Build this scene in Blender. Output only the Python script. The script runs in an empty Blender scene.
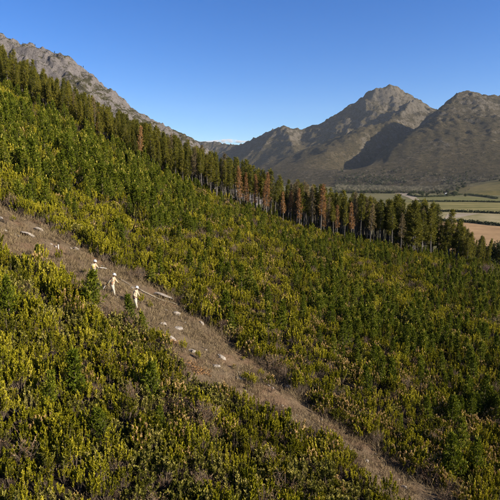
import bpy, bmesh, math, random
import numpy as np
from mathutils import Vector, Matrix, Euler

# ---------------------------------------------------------------- camera, sky, sun, exposure
scene = bpy.context.scene
R = math.radians
CZ = 60.0                       # camera height above the valley floor
F = 500.0                       # focal length in pixels of the 500 px photograph
PITCH = math.atan(75.0 / F)
cam_d = bpy.data.cameras.new('camera')
cam_d.sensor_width = 36.0
cam_d.lens = 36.0 * F / 500.0
cam_d.clip_start = 0.5
cam_d.clip_end = 60000.0
cam = bpy.data.objects.new('camera', cam_d)
scene.collection.objects.link(cam)
cam.location = (0, 0, CZ)
cam.rotation_euler = (math.pi / 2 - PITCH, 0, 0)
scene.camera = cam

SUN_EL, SUN_AZ = 22.5, 110.0     # azimuth clockwise from +Y (the view direction)
world = bpy.data.worlds.new('World')
scene.world = world
world.use_nodes = True
wn = world.node_tree.nodes
sky_n = wn.new('ShaderNodeTexSky')
sky_n.sky_type = 'NISHITA'
sky_n.sun_disc = False
sky_n.sun_elevation = R(SUN_EL)
sky_n.sun_rotation = R(SUN_AZ)
sky_n.altitude = 1200
sky_n.air_density = 1.0
sky_n.dust_density = 0.7
sky_n.ozone_density = 4.0
wn['Background'].inputs['Strength'].default_value = 0.066
hs_n = wn.new('ShaderNodeHueSaturation')
hs_n.inputs['Saturation'].default_value = 1.28
hs_n.inputs['Hue'].default_value = 0.514
world.node_tree.links.new(sky_n.outputs[0], hs_n.inputs['Color'])
world.node_tree.links.new(hs_n.outputs[0], wn['Background'].inputs['Color'])

sun_d = bpy.data.lights.new('sun', 'SUN')
sun_d.energy = 5.0
sun_d.angle = R(0.5)
sun_d.color = (1.0, 0.90, 0.73)
sun = bpy.data.objects.new('sun', sun_d)
scene.collection.objects.link(sun)
SD = Vector((math.sin(R(SUN_AZ)) * math.cos(R(SUN_EL)), math.cos(R(SUN_AZ)) * math.cos(R(SUN_EL)), math.sin(R(SUN_EL))))
sun.rotation_euler = SD.to_track_quat('Z', 'Y').to_euler()
sun.location = (60, -20, 140)

scene.view_settings.view_transform = 'Standard'
scene.view_settings.look = 'None'
scene.view_settings.exposure = 1.4
scene.view_settings.gamma = 1.0
scene.view_settings.use_curve_mapping = False
scene.cycles.max_bounces = 5
scene.cycles.diffuse_bounces = 2
scene.cycles.transparent_max_bounces = 8
scene.cycles.volume_bounces = 0

rng = np.random.default_rng(7)
random.seed(7)
COL = scene.collection

# ---------------------------------------------------------------- helpers
def hash2(ix, iy, s):
    h = (ix.astype(np.int64) * 374761393 + iy.astype(np.int64) * 668265263 + s * 1442695041) & 0x7fffffff
    h = ((h ^ (h >> 13)) * 1274126177) & 0x7fffffff
    h = h ^ (h >> 16)
    return (h & 0xffff) / 65535.0

def vnoise(x, y, s=0):
    x = np.asarray(x, float); y = np.asarray(y, float)
    ix = np.floor(x); iy = np.floor(y)
    fx = x - ix; fy = y - iy
    fx = fx * fx * fx * (fx * (fx * 6 - 15) + 10); fy = fy * fy * fy * (fy * (fy * 6 - 15) + 10)
    a = hash2(ix, iy, s); b = hash2(ix + 1, iy, s); c = hash2(ix, iy + 1, s); d = hash2(ix + 1, iy + 1, s)
    return (a * (1 - fx) + b * fx) * (1 - fy) + (c * (1 - fx) + d * fx) * fy

def fbm(x, y, o=4, s=0, ridged=False):
    t = 0; a = 1.0; n = 0
    for i in range(o):
        v = vnoise(x, y, s + i * 17)
        if ridged: v = 1 - np.abs(2 * v - 1)
        t = t + a * v; n += a
        x = np.asarray(x) * 2.03 + 3.7; y = np.asarray(y) * 2.03 - 1.9; a *= 0.5
    return t / n

cp, sp = math.cos(PITCH), math.sin(PITCH)
def ray(px, py):
    """direction through a pixel of the 500 px photograph, scaled so that its y (depth) is 1"""
    u = (px - 250.0) / F; v = (250.0 - py) / F
    d = np.array([u, cp + v * sp, -sp + v * cp])
    return d / d[1]
def project(x, y, z):
    x = np.asarray(x, float); y = np.asarray(y, float); z = np.asarray(z, float) - CZ
    dep = np.maximum(y * cp - z * sp, 0.01)
    v = (y * sp + z * cp) / dep
    return 250 + F * x / dep, 250 - F * v, dep

def hill_z(x, y):
    """the planted slope: falls to the right, rises a little away from the camera, drops behind the forest"""
    x = np.asarray(x, float); y = np.asarray(y, float)
    g = -0.5 * x + 0.28 * 6 * (np.logaddexp(0, (x - 8) / 6) - 0.234)
    g = g + 0.20 * 12 * np.logaddexp(0, (-x - 110) / 12) * -1.0
    z = CZ - 14.9 + 0.043 * y + g
    z = z + 1.5 * (fbm(x / 23, y / 23, 3, 5) - 0.5) * np.clip((y - 10) / 40, 0, 1) + 0.35 * (fbm(x / 2.1, y / 2.1, 3, 9) - 0.5)
    z = z - 0.45 * 8 * np.logaddexp(0, (y - 168 - 0.05 * x) / 8)
    z = z - 0.35 * 10 * np.logaddexp(0, (x - 88 - 0.1 * (y - 100)) / 10)
    return z

def cast(px, py, far=420.0):
    d = ray(px, py)
    t = np.concatenate([np.arange(4, 80, 0.1), np.arange(80, far, 0.3)])
    z = CZ + d[2] * t
    below = z < hill_z(d[0] * t, t)
    if not below.any():
        i = int(np.argmin(z - hill_z(d[0] * t, t) + (t > 175) * 1e3)); y = t[i]
        return np.array([d[0] * y, y, float(hill_z(d[0] * y, y))])
    i = int(np.argmax(below)); y = t[i]
    return np.array([d[0] * y, y, float(hill_z(d[0] * y, y))])
def floor_pt(px, py, z=0.0):
    d = ray(px, py); y = (z - CZ) / d[2]
    return np.array([d[0] * y, y, z])

def link(o, parent=None):
    COL.objects.link(o)
    if parent is not None: o.parent = parent
    return o
def tag(o, label=None, cat=None, group=None, kind=None):
    if label: o['label'] = label
    if cat: o['category'] = cat
    if group: o['group'] = group
    if kind: o['kind'] = kind
    return o
def empty(name, loc=(0, 0, 0), rz=0.0, s=1.0, label=None, cat=None, group=None):
    o = bpy.data.objects.new(name, None)
    o.empty_display_size = 0.2
    link(o); o.location = loc; o.rotation_euler = (0, 0, rz); o.scale = (s, s, s)
    return tag(o, label, cat, group)

class MB:
    """collects quads / tris with a per-vertex 'tint' and builds one mesh"""
    def __init__(s): s.v = []; s.f = []; s.t = []; s.n = 0
    def add(s, V, Fa, T):
        V = np.asarray(V, float).reshape(-1, 3)
        s.v.append(V); s.f.extend([tuple(int(i) + s.n for i in f) for f in Fa])
        s.t.append(np.broadcast_to(np.asarray(T, float), (len(V),)).copy()); s.n += len(V)
    def leaves(s, P, D, L, W, T, bend=0.0, r=None):
        r = r or rng
        P = np.asarray(P, float); D = np.asarray(D, float); n = len(P)
        if n == 0: return
        D = D / np.linalg.norm(D, axis=1, keepdims=True)
        S = np.cross(D, r.normal(size=(n, 3))); S /= np.linalg.norm(S, axis=1, keepdims=True) + 1e-9
        L = np.broadcast_to(np.asarray(L, float), (n,))[:, None]; W = np.broadcast_to(np.asarray(W, float), (n,))[:, None]
        N = np.cross(D, S)
        q = np.empty((n, 4, 3))
        q[:, 0] = P
        q[:, 1] = P + D * L * 0.5 + S * W * 0.5 + N * bend * L
        q[:, 2] = P + D * L
        q[:, 3] = P + D * L * 0.5 - S * W * 0.5 + N * bend * L
        s.v.append(q.reshape(-1, 3))
        base = s.n + np.arange(n) * 4
        s.f.extend(np.stack([base, base + 1, base + 2, base + 3], 1).tolist())
        T = np.broadcast_to(np.asarray(T, float), (n,))
        s.t.append(np.repeat(T, 4)); s.n += 4 * n
    def tube(s, pts, rad, k=5, T=0.5, cap=False):
        pts = [np.asarray(p, float) for p in pts]; m = len(pts)
        V = []; Fa = []
        for i, p in enumerate(pts):
            d = pts[min(i + 1, m - 1)] - pts[max(i - 1, 0)]
            d = d / (np.linalg.norm(d) + 1e-9)
            a = np.cross(d, [0.31, 0.95, 0.05] if abs(d[1]) < 0.9 else [1, 0, 0]); a /= np.linalg.norm(a)
            b = np.cross(d, a)
            rr = rad[i] if hasattr(rad, '__len__') else rad
            for j in range(k):
                an = 2 * math.pi * j / k
                V.append(p + rr * (a * math.cos(an) + b * math.sin(an)))
        for i in range(m - 1):
            for j in range(k):
                Fa.append((i * k + j, i * k + (j + 1) % k, (i + 1) * k + (j + 1) % k, (i + 1) * k + j))
        if cap:
            Fa.append(tuple(range(k - 1, -1, -1))); Fa.append(tuple((m - 1) * k + j for j in range(k)))
        s.add(V, Fa, T)
    def mesh(s, name, mat, smooth=False):
        me = bpy.data.meshes.new(name)
        V = np.concatenate(s.v) if s.v else np.zeros((0, 3))
        me.from_pydata(V.tolist(), [], s.f)
        at = me.attributes.new('tint', 'FLOAT', 'POINT')
        at.data.foreach_set('value', np.concatenate(s.t).astype(np.float32))
        me.materials.append(mat)
        if smooth: me.polygons.foreach_set('use_smooth', [True] * len(me.polygons))
        me.update()
        return me
    def build(s, name, mat, parent=None, smooth=False):
        return link(bpy.data.objects.new(name, s.mesh(name, mat, smooth)), parent)

def grid_mesh(name, X, Y, Z, mat, attrs=None, smooth=True):
    ny, nx = X.shape
    me = bpy.data.meshes.new(name)
    V = np.stack([X, Y, np.maximum(Z, -25.0)], -1).reshape(-1, 3)
    idx = np.arange(nx * ny).reshape(ny, nx)
    Q = np.stack([idx[:-1, :-1], idx[:-1, 1:], idx[1:, 1:], idx[1:, :-1]], -1).reshape(-1, 4)
    me.vertices.add(len(V)); me.vertices.foreach_set('co', V.astype(np.float32).ravel())
    me.loops.add(Q.size); me.loops.foreach_set('vertex_index', Q.astype(np.int32).ravel())
    me.polygons.add(len(Q)); me.polygons.foreach_set('loop_start', np.arange(0, Q.size, 4, dtype=np.int32))
    me.update(calc_edges=True)
    me.polygons.foreach_set('use_smooth', [smooth] * len(Q))
    for k, a in (attrs or {}).items():
        at = me.attributes.new(k, 'FLOAT', 'POINT'); at.data.foreach_set('value', a.astype(np.float32).ravel())
    me.materials.append(mat); me.update()
    return link(bpy.data.objects.new(name, me))

# ---------------------------------------------------------------- materials
def new_mat(name):
    m = bpy.data.materials.new(name); m.use_nodes = True
    nt = m.node_tree; b = nt.nodes['Principled BSDF']
    return m, nt, b
def ramp(nt, stops, fac=None):
    n = nt.nodes.new('ShaderNodeValToRGB'); e = n.color_ramp.elements
    while len(e) < len(stops): e.new(0.5)
    for i, (p, c) in enumerate(stops): e[i].position = p; e[i].color = (*c, 1)
    if fac is not None: nt.links.new(fac, n.inputs[0])
    return n
def math_n(nt, op, a, b=None, c=None):
    n = nt.nodes.new('ShaderNodeMath'); n.operation = op
    for i, v in enumerate((a, b, c)):
        if v is None: continue
        if isinstance(v, (int, float)): n.inputs[i].default_value = v
        else: nt.links.new(v, n.inputs[i])
    return n.outputs[0]
def noise_n(nt, scale, detail=4, rough=0.6, coord='Object', dist=0.0, stretch=None):
    tc = nt.nodes.new('ShaderNodeTexCoord'); n = nt.nodes.new('ShaderNodeTexNoise')
    n.inputs['Scale'].default_value = scale; n.inputs['Detail'].default_value = detail; n.inputs['Roughness'].default_value = rough
    n.inputs['Distortion'].default_value = dist
    if stretch:
        mp = nt.nodes.new('ShaderNodeMapping'); mp.inputs['Scale'].default_value = stretch
        nt.links.new(tc.outputs[coord], mp.inputs[0]); nt.links.new(mp.outputs[0], n.inputs['Vector'])
    else: nt.links.new(tc.outputs[coord], n.inputs['Vector'])
    return n.outputs['Fac']
def mixc(nt, fac, a, b):
    n = nt.nodes.new('ShaderNodeMix'); n.data_type = 'RGBA'
    if isinstance(fac, (int, float)): n.inputs[0].default_value = fac
    else: nt.links.new(fac, n.inputs[0])
    for s, v in ((6, a), (7, b)):
        if isinstance(v, tuple): n.inputs[s].default_value = (*v, 1)
        else: nt.links.new(v, n.inputs[s])
    return n.outputs[2]
def attr_n(nt, name):
    n = nt.nodes.new('ShaderNodeAttribute'); n.attribute_name = name
    return n.outputs['Fac']
def bump(nt, b, h, strength, dist):
    n = nt.nodes.new('ShaderNodeBump'); n.inputs['Strength'].default_value = strength; n.inputs['Distance'].default_value = dist
    nt.links.new(h, n.inputs['Height']); nt.links.new(n.outputs[0], b.inputs['Normal'])

def leaf_mat(name, stops, rand=0.25, trans=0.24, rough=0.65):
    """leaf colour runs along the ramp by each leaf's own tint, shifted plant by plant"""
    m, nt, b = new_mat(name)
    oi = nt.nodes.new('ShaderNodeObjectInfo')
    f = math_n(nt, 'MULTIPLY_ADD', math_n(nt, 'SUBTRACT', oi.outputs['Random'], 0.5), rand, attr_n(nt, 'tint'))
    c = ramp(nt, stops, f)
    nt.links.new(c.outputs[0], b.inputs['Base Color'])
    b.inputs['Roughness'].default_value = rough
    b.inputs['Specular IOR Level'].default_value = 0.12
    tr = nt.nodes.new('ShaderNodeBsdfTranslucent'); nt.links.new(c.outputs[0], tr.inputs['Color'])
    mx = nt.nodes.new('ShaderNodeMixShader'); mx.inputs[0].default_value = trans
    nt.links.new(b.outputs[0], mx.inputs[1]); nt.links.new(tr.outputs[0], mx.inputs[2])
    nt.links.new(mx.outputs[0], nt.nodes['Material Output'].inputs['Surface'])
    return m
def plain_mat(name, c1, c2, scale=8.0, rough=0.8, bs=0.0, bd=0.02):
    m, nt, b = new_mat(name)
    n = noise_n(nt, scale, 5)
    nt.links.new(ramp(nt, [(0.3, c1), (0.7, c2)], n).outputs[0], b.inputs['Base Color'])
    b.inputs['Roughness'].default_value = rough
    b.inputs['Specular IOR Level'].default_value = 0.2
    if bs: bump(nt, b, n, bs, bd)
    return m

M = {}
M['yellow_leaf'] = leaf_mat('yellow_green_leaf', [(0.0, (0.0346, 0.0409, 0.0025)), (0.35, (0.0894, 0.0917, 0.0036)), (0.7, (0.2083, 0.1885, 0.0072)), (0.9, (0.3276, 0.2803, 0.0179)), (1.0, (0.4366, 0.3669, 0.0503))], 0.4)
M['flower_leaf'] = leaf_mat('brown_tipped_leaf', [(0.0, (0.0293, 0.0336, 0.0037)), (0.4, (0.0734, 0.0726, 0.0049)), (0.72, (0.1666, 0.1444, 0.0086)), (0.80, (0.2743, 0.1584, 0.0524)), (1.0, (0.4507, 0.3074, 0.1295))], 0.12)
M['silver_leaf'] = leaf_mat('grey_green_leaf', [(0.0, (0.0291, 0.0349, 0.0047)), (0.4, (0.0706, 0.0730, 0.0085)), (0.72, (0.1660, 0.1494, 0.0236)), (1.0, (0.4315, 0.3569, 0.1035))], 0.3)
M['green_leaf'] = leaf_mat('mid_green_leaf', [(0.0, (0.0329, 0.0364, 0.0026)), (0.5, (0.0898, 0.0885, 0.0038)), (0.85, (0.1873, 0.1563, 0.0064)), (1.0, (0.2996, 0.1563, 0.0319))], 0.35)
M['dead_leaf'] = leaf_mat('dry_brown_leaf', [(0.0, (0.07, 0.035, 0.018)), (0.5, (0.15, 0.085, 0.045)), (1.0, (0.27, 0.185, 0.105))], 0.4, 0.15)
M['young_needle'] = leaf_mat('young_pine_needle', [(0.0, (0.0324, 0.0418, 0.0029)), (0.5, (0.0725, 0.0935, 0.0046)), (0.8, (0.1499, 0.1598, 0.0081)), (1.0, (0.4499, 0.3687, 0.0696))], 0.28, 0.25)
M['pine_needle'] = leaf_mat('pine_needle', [(0.0, (0.0324, 0.0370, 0.0050)), (0.5, (0.0972, 0.0940, 0.0090)), (1.0, (0.2359, 0.1924, 0.0220))], 0.4, 0.25)
M['rust_needle'] = leaf_mat('rust_brown_needle', [(0.0, (0.1061, 0.0480, 0.0167)), (0.5, (0.2455, 0.1227, 0.0448)), (1.0, (0.3847, 0.2266, 0.0927))], 0.35, 0.2)
M['tan_needle'] = leaf_mat('dull_tan_needle', [(0.0, (0.0644, 0.0531, 0.0217)), (0.5, (0.1482, 0.1113, 0.0483)), (1.0, (0.2576, 0.1834, 0.0905))], 0.4, 0.2)
M['twig'] = plain_mat('twig_bark', (0.0600, 0.0416, 0.0272), (0.1280, 0.0960, 0.0680), 14)
M['trunk'] = plain_mat('pine_bark', (0.0560, 0.0476, 0.0392), (0.1344, 0.1176, 0.1008), 3.0, 0.9)
M['straw'] = leaf_mat('dry_straw', [(0.0, (0.0925, 0.0637, 0.0323)), (0.5, (0.1664, 0.1212, 0.0653)), (1.0, (0.2467, 0.1879, 0.1044))], 0.0, 0.2)
M['valley_leaf'] = leaf_mat('valley_tree_leaf', [(0.0, (0.018, 0.026, 0.008)), (0.5, (0.040, 0.050, 0.014)), (1.0, (0.085, 0.085, 0.025))], 0.4, 0.15)
M['bare_twig'] = leaf_mat('bare_branch_twig', [(0.0, (0.0640, 0.0534, 0.0338)), (0.5, (0.1200, 0.1030, 0.0690)), (1.0, (0.1920, 0.1748, 0.1200))], 0.4, 0.0, 0.8)
M['mauve_twig'] = leaf_mat('mauve_brown_twig', [(0.0, (0.10, 0.06, 0.045)), (0.5, (0.19, 0.125, 0.10)), (1.0, (0.28, 0.20, 0.165))], 0.2, 0.0, 0.8)
M['bleached'] = plain_mat('bleached_wood', (0.1658, 0.1339, 0.0956), (0.2932, 0.2550, 0.1976), 6, 0.8)

# rock
m, nt, b = new_mat('sandstone_rock')
n1 = noise_n(nt, 5.0, 8, 0.75)
nt.links.new(ramp(nt, [(0.3, (0.09, 0.074, 0.06)), (0.5, (0.21, 0.18, 0.152)), (0.75, (0.33, 0.295, 0.25))], n1).outputs[0], b.inputs['Base Color'])
b.inputs['Roughness'].default_value = 0.9; bump(nt, b, n1, 0.6, 0.05); M['rock'] = m
# hillside soil: litter under the scrub, darkened for the shade in its gaps, bare pinkish earth along the cleared strip
m, nt, b = new_mat('hillside_soil')
n1 = noise_n(nt, 1.3, 8, 0.75); n2 = noise_n(nt, 9.0, 5, 0.7); n3 = noise_n(nt, 0.25, 4, 0.6)
shaded_litter = ramp(nt, [(0.3, (0.0105, 0.0077, 0.0046)), (0.55, (0.0227, 0.0168, 0.0098)), (0.8, (0.0385, 0.0297, 0.0175))], n2).outputs[0]  # brown litter, shade between the shrubs put into its colour
bare = ramp(nt, [(0.28, (0.0519, 0.0339, 0.0190)), (0.5, (0.1006, 0.0697, 0.0407)), (0.72, (0.1647, 0.1211, 0.0780))], n1).outputs[0]
bare2 = ramp(nt, [(0.3, (0.0366, 0.0254, 0.0145)), (0.7, (0.1708, 0.1302, 0.0836))], n2).outputs[0]
bare = mixc(nt, 0.45, bare, bare2)
bare = mixc(nt, math_n(nt, 'MULTIPLY', ramp(nt, [(0.5, (0, 0, 0)), (0.62, (1, 1, 1))], n3).outputs[0], 0.5), bare, (0.13, 0.072, 0.042))
nt.links.new(mixc(nt, attr_n(nt, 'bare'), shaded_litter, bare), b.inputs['Base Color'])
b.inputs['Roughness'].default_value = 0.95; b.inputs['Specular IOR Level'].default_value = 0.1
bump(nt, b, n2, 0.8, 0.12); M['soil'] = m

def earth_mat(name, c1, c2, s1, s2, bs=0.0, bd=1.0, stripe=None):
    m, nt, b = new_mat(name)
    a = noise_n(nt, s1, 6, 0.65); d = noise_n(nt, s2, 6, 0.7)
    f = math_n(nt, 'ADD', math_n(nt, 'MULTIPLY', a, 0.65), math_n(nt, 'MULTIPLY', d, 0.35))
    if stripe:
        tc = nt.nodes.new('ShaderNodeTexCoord'); mp = nt.nodes.new('ShaderNodeMapping')
        mp.inputs['Rotation'].default_value = (0, 0, stripe[0]); w = nt.nodes.new('ShaderNodeTexWave')
        w.inputs['Scale'].default_value = stripe[1]; w.inputs['Distortion'].default_value = 1.5
        w.inputs['Detail Scale'].default_value = 0.02
        nt.links.new(tc.outputs['Object'], mp.inputs[0]); nt.links.new(mp.outputs[0], w.inputs[0])
        f = math_n(nt, 'ADD', f, math_n(nt, 'MULTIPLY', math_n(nt, 'SUBTRACT', w.outputs['Fac'], 0.5), stripe[2]))
    nt.links.new(ramp(nt, [(0.38, c1), (0.62, c2)], f).outputs[0], b.inputs['Base Color'])
    b.inputs['Roughness'].default_value = 0.95; b.inputs['Specular IOR Level'].default_value = 0.1
    if bs: bump(nt, b, d, bs, bd)
    return m
M['valley'] = earth_mat('valley_pasture', (0.065, 0.062, 0.022), (0.12, 0.102, 0.042), 0.006, 0.06)

def mountain_mat(name, veg1, veg2, rock1, rock2, sc):
    m, nt, b = new_mat(name)
    big = noise_n(nt, 0.0035 * sc, 5, 0.6, dist=0.5); mid = noise_n(nt, 0.02 * sc, 8, 0.72); fine = noise_n(nt, 0.09 * sc, 6, 0.75)
    geo = nt.nodes.new('ShaderNodeNewGeometry'); sx = nt.nodes.new('ShaderNodeSeparateXYZ')
    nt.links.new(geo.outputs['True Normal'], sx.inputs[0])
    veg = mixc(nt, ramp(nt, [(0.36, (0, 0, 0)), (0.64, (1, 1, 1))], math_n(nt, 'MULTIPLY_ADD', mid, 0.5, math_n(nt, 'MULTIPLY', big, 0.5))).outputs[0], veg1, veg2)
    rock = mixc(nt, ramp(nt, [(0.3, (0, 0, 0)), (0.68, (1, 1, 1))], math_n(nt, 'MULTIPLY_ADD', fine, 0.6, math_n(nt, 'MULTIPLY', mid, 0.4))).outputs[0], rock1, rock2)
    f = math_n(nt, 'MULTIPLY_ADD', math_n(nt, 'SUBTRACT', mid, 0.5), 1.2, attr_n(nt, 'rocky'))
    f = math_n(nt, 'MULTIPLY_ADD', math_n(nt, 'SUBTRACT', fine, 0.5), 1.6, f)
    bush = noise_n(nt, 0.055 * sc, 3, 0.6)
    veg = mixc(nt, ramp(nt, [(0.52, (0, 0, 0)), (0.6, (1, 1, 1))], bush).outputs[0], veg, tuple(c * 0.8 for c in veg1))
    nt.links.new(mixc(nt, ramp(nt, [(0.42, (0, 0, 0)), (0.6, (1, 1, 1))], f).outputs[0], veg, rock), b.inputs['Base Color'])
    b.inputs['Roughness'].default_value = 0.95; b.inputs['Specular IOR Level'].default_value = 0.05
    bump(nt, b, math_n(nt, 'MULTIPLY_ADD', fine, 0.5, mid), 1.0, 26.0 / sc)
    return m
M['mountain'] = mountain_mat('mountain_scrub_rock', (0.0330, 0.0276, 0.0122), (0.0789, 0.0604, 0.0311), (0.0558, 0.0463, 0.0348), (0.1314, 0.1125, 0.0868), 1.0)
M['crag'] = mountain_mat('crag_rock', (0.0359, 0.0347, 0.0161), (0.0877, 0.0765, 0.0447), (0.0598, 0.0516, 0.0483), (0.2112, 0.1893, 0.1830), 3.0)
M['knoll'] = earth_mat('knoll_grass', (0.065, 0.058, 0.016), (0.13, 0.10, 0.036), 0.01, 0.08)

# ---------------------------------------------------------------- the setting: hillside, valley, mountains
UP = [(-60, 179), (0, 207), (30, 221), (60, 239), (100, 261), (130, 277), (165, 295), (200, 324), (250, 360), (300, 398), (350, 433), (400, 466), (440, 495), (490, 534)]
LO = [(-60, 227), (0, 248), (40, 262), (72, 287), (95, 308), (130, 326), (165, 350), (200, 381), (250, 405), (300, 430), (350, 466), (392, 500), (430, 535)]
UPW = np.array([cast(*p)[:2] for p in UP]); LOW = np.array([cast(*p)[:2] for p in LO])
def side_dist(x, y, P):
    """signed distance to a polyline (positive on its left side)"""
    x = np.asarray(x, float); y = np.asarray(y, float)
    best = np.full(x.shape, 1e9); sg = np.ones(x.shape)
    for a, b in zip(P[:-1], P[1:]):
        d = b - a; L2 = d @ d
        t = np.clip(((x - a[0]) * d[0] + (y - a[1]) * d[1]) / L2, 0, 1)
        qx = x - a[0] - t * d[0]; qy = y - a[1] - t * d[1]
        dd = np.hypot(qx, qy); cr = d[0] * qy - d[1] * qx
        m_ = dd < best
        best = np.where(m_, dd, best); sg = np.where(m_, np.sign(cr), sg)
    return best * sg
def above_strip(x, y): return side_dist(x, y, UPW) + 1.3 * (fbm(np.asarray(x) / 1.7, np.asarray(y) / 1.7, 3, 31) - 0.5) + .5 * (fbm(np.asarray(x) / .6, np.asarray(y) / .6, 2, 33) - .5)   # >0 : scrub above the strip
def below_strip(x, y): return -side_dist(x, y, LOW) + 2.2 * (fbm(np.asarray(x) / 1.9, np.asarray(y) / 1.9, 3, 37) - 0.5)  # >0 : scrub below the strip

xs = np.concatenate([np.arange(-220, -50, 4.0), np.arange(-50, -26, 0.9), np.arange(-26, 26, 0.22), np.arange(26, 60, 0.9), np.arange(60, 240, 4.0)])
ys = np.concatenate([np.arange(-20, 10, 2.0), np.arange(10, 52, 0.25), np.arange(52, 110, 0.9), np.arange(110, 460, 3.0)])
X, Y = np.meshgrid(xs, ys)
Z = hill_z(X, Y)
bare = np.clip(1.0 - np.maximum(above_strip(X, Y), below_strip(X, Y)) * 1.2, 0, 1)
Z = Z + bare * 0.12 * (fbm(X / 0.7, Y / 0.7, 3, 77) - 0.5)
tag(grid_mesh('hillside', X, Y, Z, M['soil'], {'bare': bare}), kind='structure')

me = bpy.data.meshes.new('valley_floor')
me.from_pydata([(-9000, -3000, 0), (9000, -3000, 0), (9000, 9000, 0), (-9000, 9000, 0)], [], [(0, 1, 2, 3)])
me.materials.append(M['valley'])
tag(link(bpy.data.objects.new('valley_floor', me)), kind='structure')

def at(px, py, dep):
    d = ray(px, py) * dep
    return np.array([d[0], d[1], d[2] + CZ])
def ridge_field(X, Y, ridges):
    """height of the ground under a set of ridge lines; each ridge = (points, slope on its left, slope on its right)"""
    H = np.full(X.shape, -200.0)
    for pts, sl, sr, curve in ridges:
        for a, b in zip(pts[:-1], pts[1:]):
            d = (b - a)[:2]; L2 = d @ d
            t = np.clip(((X - a[0]) * d[0] + (Y - a[1]) * d[1]) / L2, 0, 1)
            qx = X - a[0] - t * d[0]; qy = Y - a[1] - t * d[1]
            dist = np.hypot(qx, qy); left = (d[0] * qy - d[1] * qx) / (math.sqrt(L2) * (dist + 1e-6)) * 0.5 + 0.5
            s = sr + (sl - sr) * left
            h = a[2] + (b[2] - a[2]) * t - s * dist * (1 - curve * np.clip(dist / 3000, 0, 1))
            k = 28.0
            H = np.maximum(H, h) + k * 0.25 * np.maximum(0, 1 - np.abs(H - h) / k) ** 2
    return H

# right-hand massif
D1 = 5600
ra = [at(120, 141, 7000), at(190, 142, 6800), at(220, 144, 6600), at(242, 144, 6300), at(262, 136, 6000), at(285, 125.5, D1), at(300, 129, D1), at(318, 125, D1), at(332, 122, D1), at(345, 112, D1), at(362, 99, D1), at(378, 91, D1), at(390, 88, D1), at(402, 92, D1), at(414, 99, D1), at(430, 107, 5300)]
rb = [at(430, 104, 4700), at(440, 97, 4300), at(452, 92, 4200), at(468, 92, 4200), at(484, 96, 4200), at(500, 99, 4200), at(540, 112, 4300), at(620, 120, 4400), at(760, 150, 4500)]
rs = [at(440, 97, 4300), at(431, 107, 4150), at(415, 122, 3900), at(398, 136, 3650), at(378, 151, 3400), at(360, 165, 3200), at(345, 177, 3000)]
rl1 = [at(285, 125.5, D1), at(292, 145, 5000), at(300, 165, 4300), at(310, 185, 3500)]
rl2 = [at(345, 112, D1), at(338, 128, 5200), at(330, 146, 4700), at(326, 170, 4000)]
rl3 = [at(380, 90, D1), at(368, 106, 5350), at(357, 126, 5050), at(351, 142, 4800)]
rl5 = [at(362, 99, D1), at(352, 118, 5250), at(344, 138, 4800)]
rl4 = [at(402, 92, D1), at(394, 106, 5250), at(383, 120, 5000)]
gulch = [at(436, 106, 4560), at(426, 113, 4400), at(405, 129, 4080), at(380, 147, 3720), at(358, 164, 3420), at(345, 180, 3120)]
rl6 = [at(414, 99, 5250), at(404, 112, 4700), at(391, 126, 4330), at(375, 141, 3980), at(360, 156, 3680)]
rb2 = [at(484, 96, 4200), at(480, 112, 3900), at(466, 132, 3500), at(452, 150, 3100), at(436, 172, 2600)]
rb3 = [at(540, 112, 4300), at(530, 140, 3500), at(505, 168, 2700)]
rb5 = [at(455, 92, 4200), at(450, 108, 3950), at(436, 130, 3600), at(420, 150, 3200), at(402, 172, 2700)]
RID = [(ra, .62, .70, .25), (rb, .7, .44, .3), (rs, .44, 1.2, .2), (rl1, .55, .6, .2), (rl2, .6, .75, .2), (rl3, .65, .95, .2), (rl5, .7, .95, .2), (rl4, .65, 1.0, .2), (rl6, .85, .7, .2), (rb2, .42, .8, .3), (rb3, .40, .5, .3), (rb5, .44, .50, .3)]
RID = [([p for p in pts], a, b_, c) for pts, a, b_, c in RID]
def massif_z(X, Y):
    wx = X + 170 * (fbm(X / 620, Y / 620, 3, 3) - 0.5); wy = Y + 170 * (fbm(X / 620, Y / 620, 3, 4) - 0.5)
    far = np.clip((Y - 1900) / 1500, 0, 1)
    w = 0.35
    H = ridge_field(X + (wx - X) * w, Y + (wy - Y) * w, RID)
    up = np.clip((H + 30) / 500, 0, 1)
    gul = fbm(wx / 360, wy / 520, 5, 11, True) - 0.55
    dg = np.full(X.shape, 1e9)
    for a, b in zip(gulch[:-1], gulch[1:]):
        d = (b - a)[:2]; t = np.clip(((X - a[0]) * d[0] + (Y - a[1]) * d[1]) / (d @ d), 0, 1)
        dg = np.minimum(dg, np.hypot(X - a[0] - t * d[0], Y - a[1] - t * d[1]))
    rough = 0.45 + 0.75 * np.exp(-(((X - 1500) / 700) ** 2 + ((Y - 5500) / 900) ** 2))
    H = H + up * rough * (110 * gul + 36 * (fbm(X / 95, Y / 95, 4, 21, True) - 0.5)) - 8 * up - 250 * up * np.exp(-(dg / 170) ** 2) + 22 * np.clip((H - 60) / 350, 0, 1) * (fbm(X / 38, Y / 38, 3, 29, True) - 0.5)
    H = H + up * 46 * (fbm((wx - 0.35 * wy) / 150, wy / 900, 4, 33, True) - 0.5) * np.clip((Y - 2100) / 500, 0, 1)
    H = H + 4 * np.clip((H - 200) / 250, 0, 1) * np.sin(2 * math.pi * (H + 0.12 * X + 150 * fbm(X / 260, Y / 260, 3, 91)) / 82)
    foot = np.clip((Y - 1780) / 420, 0, 1); foot = foot * foot * (3 - 2 * foot)
    return H * foot - (1 - foot) * 45
xs = np.arange(-1900, 3100, 13.0); ys = np.concatenate([np.arange(1720, 3000, 9.0), np.arange(3000, 6900, 13.0)])
X, Y = np.meshgrid(xs, ys); Z = massif_z(X, Y)
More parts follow.
